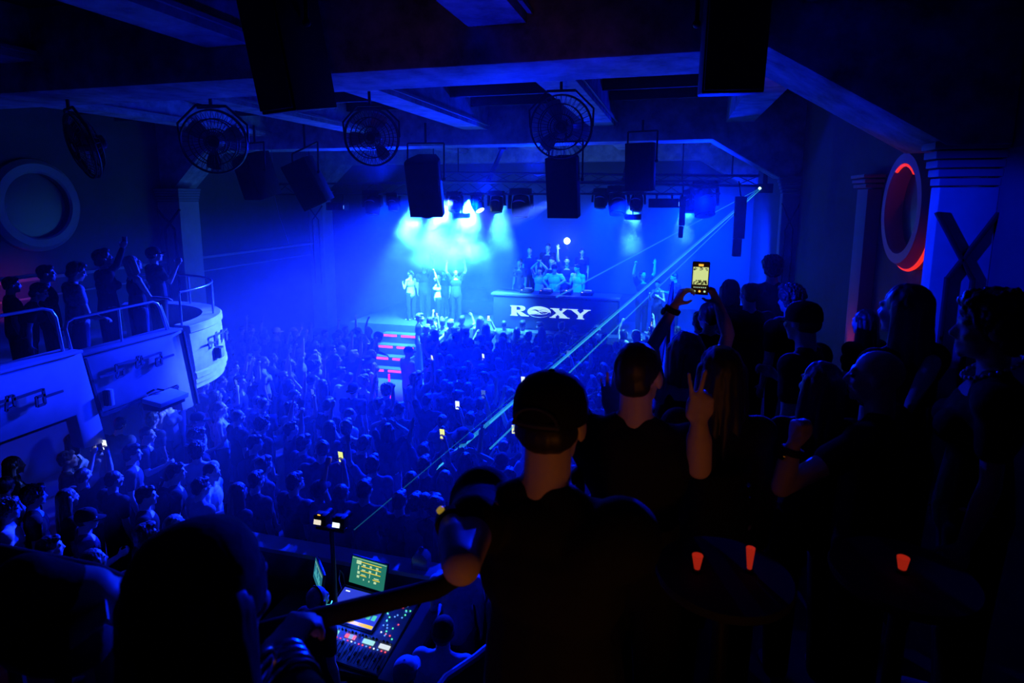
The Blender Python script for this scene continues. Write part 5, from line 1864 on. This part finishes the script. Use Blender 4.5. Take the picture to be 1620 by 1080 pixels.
for j in range(4):
    c = lowleft[2] @ (wr2 - d * (.03 + .02 * j))
    ax = (lowleft[2].to_3x3() @ d).normalized()
    o1 = ax.orthogonal()
    mx = frame(c, o1, ax.cross(o1))
    m_ = MB().tube([mx @ V((.045 * math.cos(2 * PI * i / 20), .045 * math.sin(2 * PI * i / 20), 0)) for i in range(20)], .004, 6, closed=True)
    tag(m_.build('bangle', CHROME), ['thin bangle nearest the hand', 'thin bangle second from the hand', 'thin bangle third from the hand', 'thin bangle farthest from the hand'][j] + ' of the dark woman at lower left', 'bangle', 'bangles of the dark woman')
# dark logo print on the DJ shirt
wr, hd, n = cupw[1]['fr']['R']
c = cupw[2] @ (wr + hd * .09 + V(n).normalized() * .035)
t = thing('plastic_cup', 'small clear plastic cup in the raised hand on the left balcony', 'cup', c)
MB().lathe([(.025, -.05), (.034, .06), (.031, .06), (.023, -.045)], 16, M.Translation(c)).build('cup', mat('cup_plastic', (.6, .65, .7), .15, trans=.6), t)
# shoulder bag in the lower left corner
t = thing('shoulder_bag', 'dark rounded shoulder bag with a pale flap in the lower left corner', 'bag', dep(70, 1000, 1.0))
MB().ell(dep(75, 1000, 1.02), (.12, .07, .05), rotm(0, 10, 0)).build('body', MATTE, t)
c = dep(140, 975, 1.0)
MB().box(c, (.10, .006, .06), rotm(-62, 0, -38)).build('flap', mat('bag_flap', (.5, .5, .52), .5), t, bevel=.001)
# side tables with small glowing red glasses
for px, py, a, lab_, two in ((1145, 905, 1.75, 'small round cocktail table in the dark before the two women', True), (1428, 905, 1.75, 'small round cocktail table in the dark at the lower right', False)):
    p = dep(px, py, a)
    t = thing('cocktail_table', lab_, 'table', (p.x, p.y, NB))
    MB().lathe([(.19, p.z - .025), (.195, p.z - .012), (.19, p.z)], 32, M.Translation((p.x, p.y, 0))).build('tabletop', MATTE, t)
    MB().tube([(p.x, p.y, NB + .02), (p.x, p.y, p.z - .02)], .025, 10).build('stem', BLACK, t)
    MB().lathe([(.18, NB), (.18, NB + .015), (.04, NB + .03)], 24, M.Translation((p.x, p.y, 0))).build('base', BLACK, t)
    GL = mat('glowing_red_glass', (.2, .01, .01), .25, emit=(.75, .03, .012), es=.35)
    for qx, r0, r1, h, lb in (((1103, .007, .016, .052, 'small red glowing glass, left one on the table before the women'), (1186, .006, .013, .075, 'slim red glowing glass, right one on the table before the women')) if two else ((1428, .010, .017, .045, 'small red glowing glass alone on the lower right table'),)):
        g = dep(qx, py - 12, a)
        l = thing('glowing_glass', lb, 'table lamp', (g.x, g.y, p.z), 0, 'red glowing glasses on the dark tables')
        MB().lathe([(r0, .004), (r1, h), (r1 - .003, h), (r0 - .003, .01)], 16, M.Translation((g.x, g.y, p.z))).build('glass', GL, l)
        MB().lathe([(r0 + .006, 0), (r0 + .006, .008), (r0 - .004, .012)], 16, M.Translation((g.x, g.y, p.z))).build('base', BLACK, l)

# ------------------------------------------------------------------ haze
def haze_mat(name, dens, aniso=.2, puff=None):
    m = bpy.data.materials.new(name)
    m.use_nodes = True
    nt = m.node_tree
    nt.nodes.clear()
    o = nt.nodes.new('ShaderNodeOutputMaterial')
    v = nt.nodes.new('ShaderNodeVolumeScatter')
    v.inputs['Color'].default_value = (1, 1, 1, 1)
    v.inputs['Density'].default_value = dens
    v.inputs['Anisotropy'].default_value = aniso
    if puff:
        tc = nt.nodes.new('ShaderNodeTexCoord')
        n = nt.nodes.new('ShaderNodeTexNoise')
        n.inputs['Scale'].default_value = puff
        n.inputs['Detail'].default_value = 3
        g = nt.nodes.new('ShaderNodeVectorMath')
        g.operation = 'LENGTH'
        mp = nt.nodes.new('ShaderNodeMapRange')
        mp.inputs['From Min'].default_value, mp.inputs['From Max'].default_value = .35, 1.
        mp.inputs['To Min'].default_value, mp.inputs['To Max'].default_value = 1, 0
        r = nt.nodes.new('ShaderNodeMapRange')
        r.inputs['From Min'].default_value, r.inputs['From Max'].default_value = .46, .68
        mu = nt.nodes.new('ShaderNodeMath')
        mu.operation = 'MULTIPLY'
        m2 = nt.nodes.new('ShaderNodeMath')
        m2.operation = 'MULTIPLY'
        m2.inputs[1].default_value = dens
        nt.links.new(tc.outputs['Object'], n.inputs['Vector'])
        nt.links.new(tc.outputs['Object'], g.inputs[0])
        nt.links.new(g.outputs['Value'], mp.inputs['Value'])
        nt.links.new(n.outputs['Fac'], r.inputs['Value'])
        nt.links.new(mp.outputs['Result'], mu.inputs[0])
        nt.links.new(r.outputs['Result'], mu.inputs[1])
        nt.links.new(mu.outputs[0], m2.inputs[0])
        nt.links.new(m2.outputs[0], v.inputs['Density'])
    nt.links.new(v.outputs[0], o.inputs['Volume'])
    return m


HZ = MB().box2((-10.9, 4.9, -.05), (XR - .43, 20.36, 6.28)).build('haze', haze_mat('haze_thick', .020), smooth=False)
tag(HZ, 'blue lit haze filling the stage end of the hall', 'haze', kind='stuff')
for c, r, lab_, sc_, dn in (((-5.95, 15.3, 4.3), (2.3, .9, 1.35), 'billowing smoke under the bright lamps left of centre', 2.2, 1.7), ((-1.05, 15.4, 4.4), (.75, .6, .9), 'small cloud of smoke under the right strobe lamp', 1.6, 1.6),
                            ((.35, 15.4, 4.55), (.6, .5, .7), 'small cloud of smoke under the biggest moving lamp', 1.6, 1.4), ((-9.2, 12.6, 2.9), (1.3, 1.0, .8), 'soft puff of smoke over the heads at the left', 1.8, .22)):
    b = MB().ell((0, 0, 0), (1, 1, 1)).build('smoke', haze_mat('smoke_puff', dn, .2, sc_))
    b.location, b.scale = c, r
    tag(b, lab_, 'smoke', kind='stuff')


# ------------------------------------------------------------------ light
def spot(loc, tgt, cone, power, col, blend=.5, radius=.06):
    l = bpy.data.lights.new('spot', 'SPOT')
    l.energy, l.color, l.spot_size, l.spot_blend, l.shadow_soft_size = power, col, R(cone), blend, radius
    o = bpy.data.objects.new('spot_light', l)
    COL.objects.link(o)
    o.location = loc
    d = (V(tgt) - V(loc)).normalized()
    o.rotation_euler = d.to_track_quat('-Z', 'Y').to_euler()
    return o


BLUE, AZURE, ICE, CYAN = (0, .009, 1.), (.0, .032, 1.), (.03, .09, 1.), (.05, .42, 1.)
# wash lamps on the truss, over the crowd
spot((-6.4, 14.7, 5.0), (-7.6, 7.2, .6), 66, 26000, BLUE, 1., .12)
spot((-2.9, 14.7, 5.0), (-7.4, 8.3, 2.6), 15, 34000, ICE, .6, .1)
spot((-5.6, 14.7, 5.0), (-7.4, 8.4, 1.0), 60, 26000, (.012, .034, 1.), 1., .1)
spot((-4.9, 14.7, 5.0), (-4.6, 7.5, 1), 60, 36000, BLUE, .8, .12)
spot((-1.2, 14.7, 5.0), (-1.8, 9, 1), 60, 14000, BLUE, .8, .12)
# lamps on the truss turned back to the stage and its rear wall
for x, tx, pw in ((-8.2, -8.4, 7000), (-6.4, -6.2, 14000), (-4.0, -4.2, 4500), (-1.9, -1.6, 11000), (.2, .7, 16000)):
    spot((x, 15.6, 4.95), (tx, 19.6, 2.2), 92, pw, AZURE, .8, .15)
spot((.9, 15.6, 4.95), (1.6, 20.2, 3.0), 76, 7000, BLUE, .8, .15)
spot((.6, 14.7, 5.05), (.1, 2.4, 4.2), 20, 11000, BLUE, .8, .1)  # added truss lamp, turned to the near balcony for blue rims
spot((-2.4, 6.3, 6.2), (1.0, 2.6, 4.3), 34, 320, BLUE, .8, .1)  # unseen, added under the ceiling to rim the right balcony people
# bright cyan lamps seen under the truss
for x, tx, c, pw in ((-7.0, -7.7, 56, 22000), (-6.2, -6.6, 60, 28000), (-5.4, -5.8, 60, 34000), (-4.5, -4.7, 44, 20000), (-1.05, -1.1, 36, 5000), (.3, -.1, 36, 4000)):
    spot((x, 15.62, 5.06), (tx, 16.0, 2.0), c, pw, CYAN, .8, .1)
spot((-5.1, 15.1, 4.82), (-7.2, 14.6, 3.4), 16, 4000, (.6, .85, 1.), .3, .05)
for x, pw in ((-7.6, 900), (-3.4, 1300), (.4, 800)):  # unseen, added above the truss to light the ceiling and upper haze
    spot((x, 15.0, 5.6), (x, 13.6, 7.4), 140, pw, BLUE, .9, .15)
# unseen blue lamps added to light the beams from below and the near pillar
spot((-1.3, 6.0, 2.0), (-1.0, 6.0, 6.3), 110, 420, BLUE, .9, .1)
spot((-4.5, 14.6, 5.3), (-3.5, 6, 6.6), 50, 2000, BLUE, .9, .1)
spot((-6.4, 2.4, 5.6), (2.25, 5.6, 4.6), 11, 7000, BLUE, .6, .05)
spot(GOOSE + V((.03, -.01, -.03)), CC + V((.05, -.22, 0)), 140, 12, (.01, .06, 1.), .8, .01)  # blue light of the added gooseneck, brightens the faders
# red uplight by the ring, unseen warm lamp low behind the camera
spot((2.2, 8.6, 2.75), (2.45, 8.4, 5), 70, 14, (1, .03, .05), .8)
spot((1.7, 6.7, 2.9), (2.45, 7.1, 5.0), 60, 12, (1, .03, .02), .8)
spot((-12.5, 8.9, 2.8), (-13.6, 9.3, 3.0), 80, 22, (1, .03, .02), .8)
spot((.6, -1.0, 3.5), (-.25, 1.5, 4.15), 36, 24, (1, .28, .02), .9, .15)

pl = bpy.data.lights.new('lamp', 'POINT')
pl.energy, pl.color, pl.shadow_soft_size = 35, (.25, .75, 1.), .05
lo = bpy.data.objects.new('hand_lamp_light', pl)
COL.objects.link(lo)
lo.location = LP + V((0, -.16, 0))

w = bpy.data.worlds.new('world')
SC.world = w
w.use_nodes = True
w.node_tree.nodes['Background'].inputs['Color'].default_value = (0, 0, 0, 1)

cy = SC.cycles
cy.max_bounces = 3
cy.diffuse_bounces = 2
cy.glossy_bounces = 1
cy.transmission_bounces = 2
cy.volume_bounces = 0
cy.transparent_max_bounces = 10
cy.caustics_reflective = cy.caustics_refractive = False
cy.use_denoising = True
cy.sample_clamp_indirect = 2
SC.view_settings.view_transform = 'Standard'
SC.view_settings.look = 'None'
SC.view_settings.exposure = 0
SC.view_settings.gamma = 1
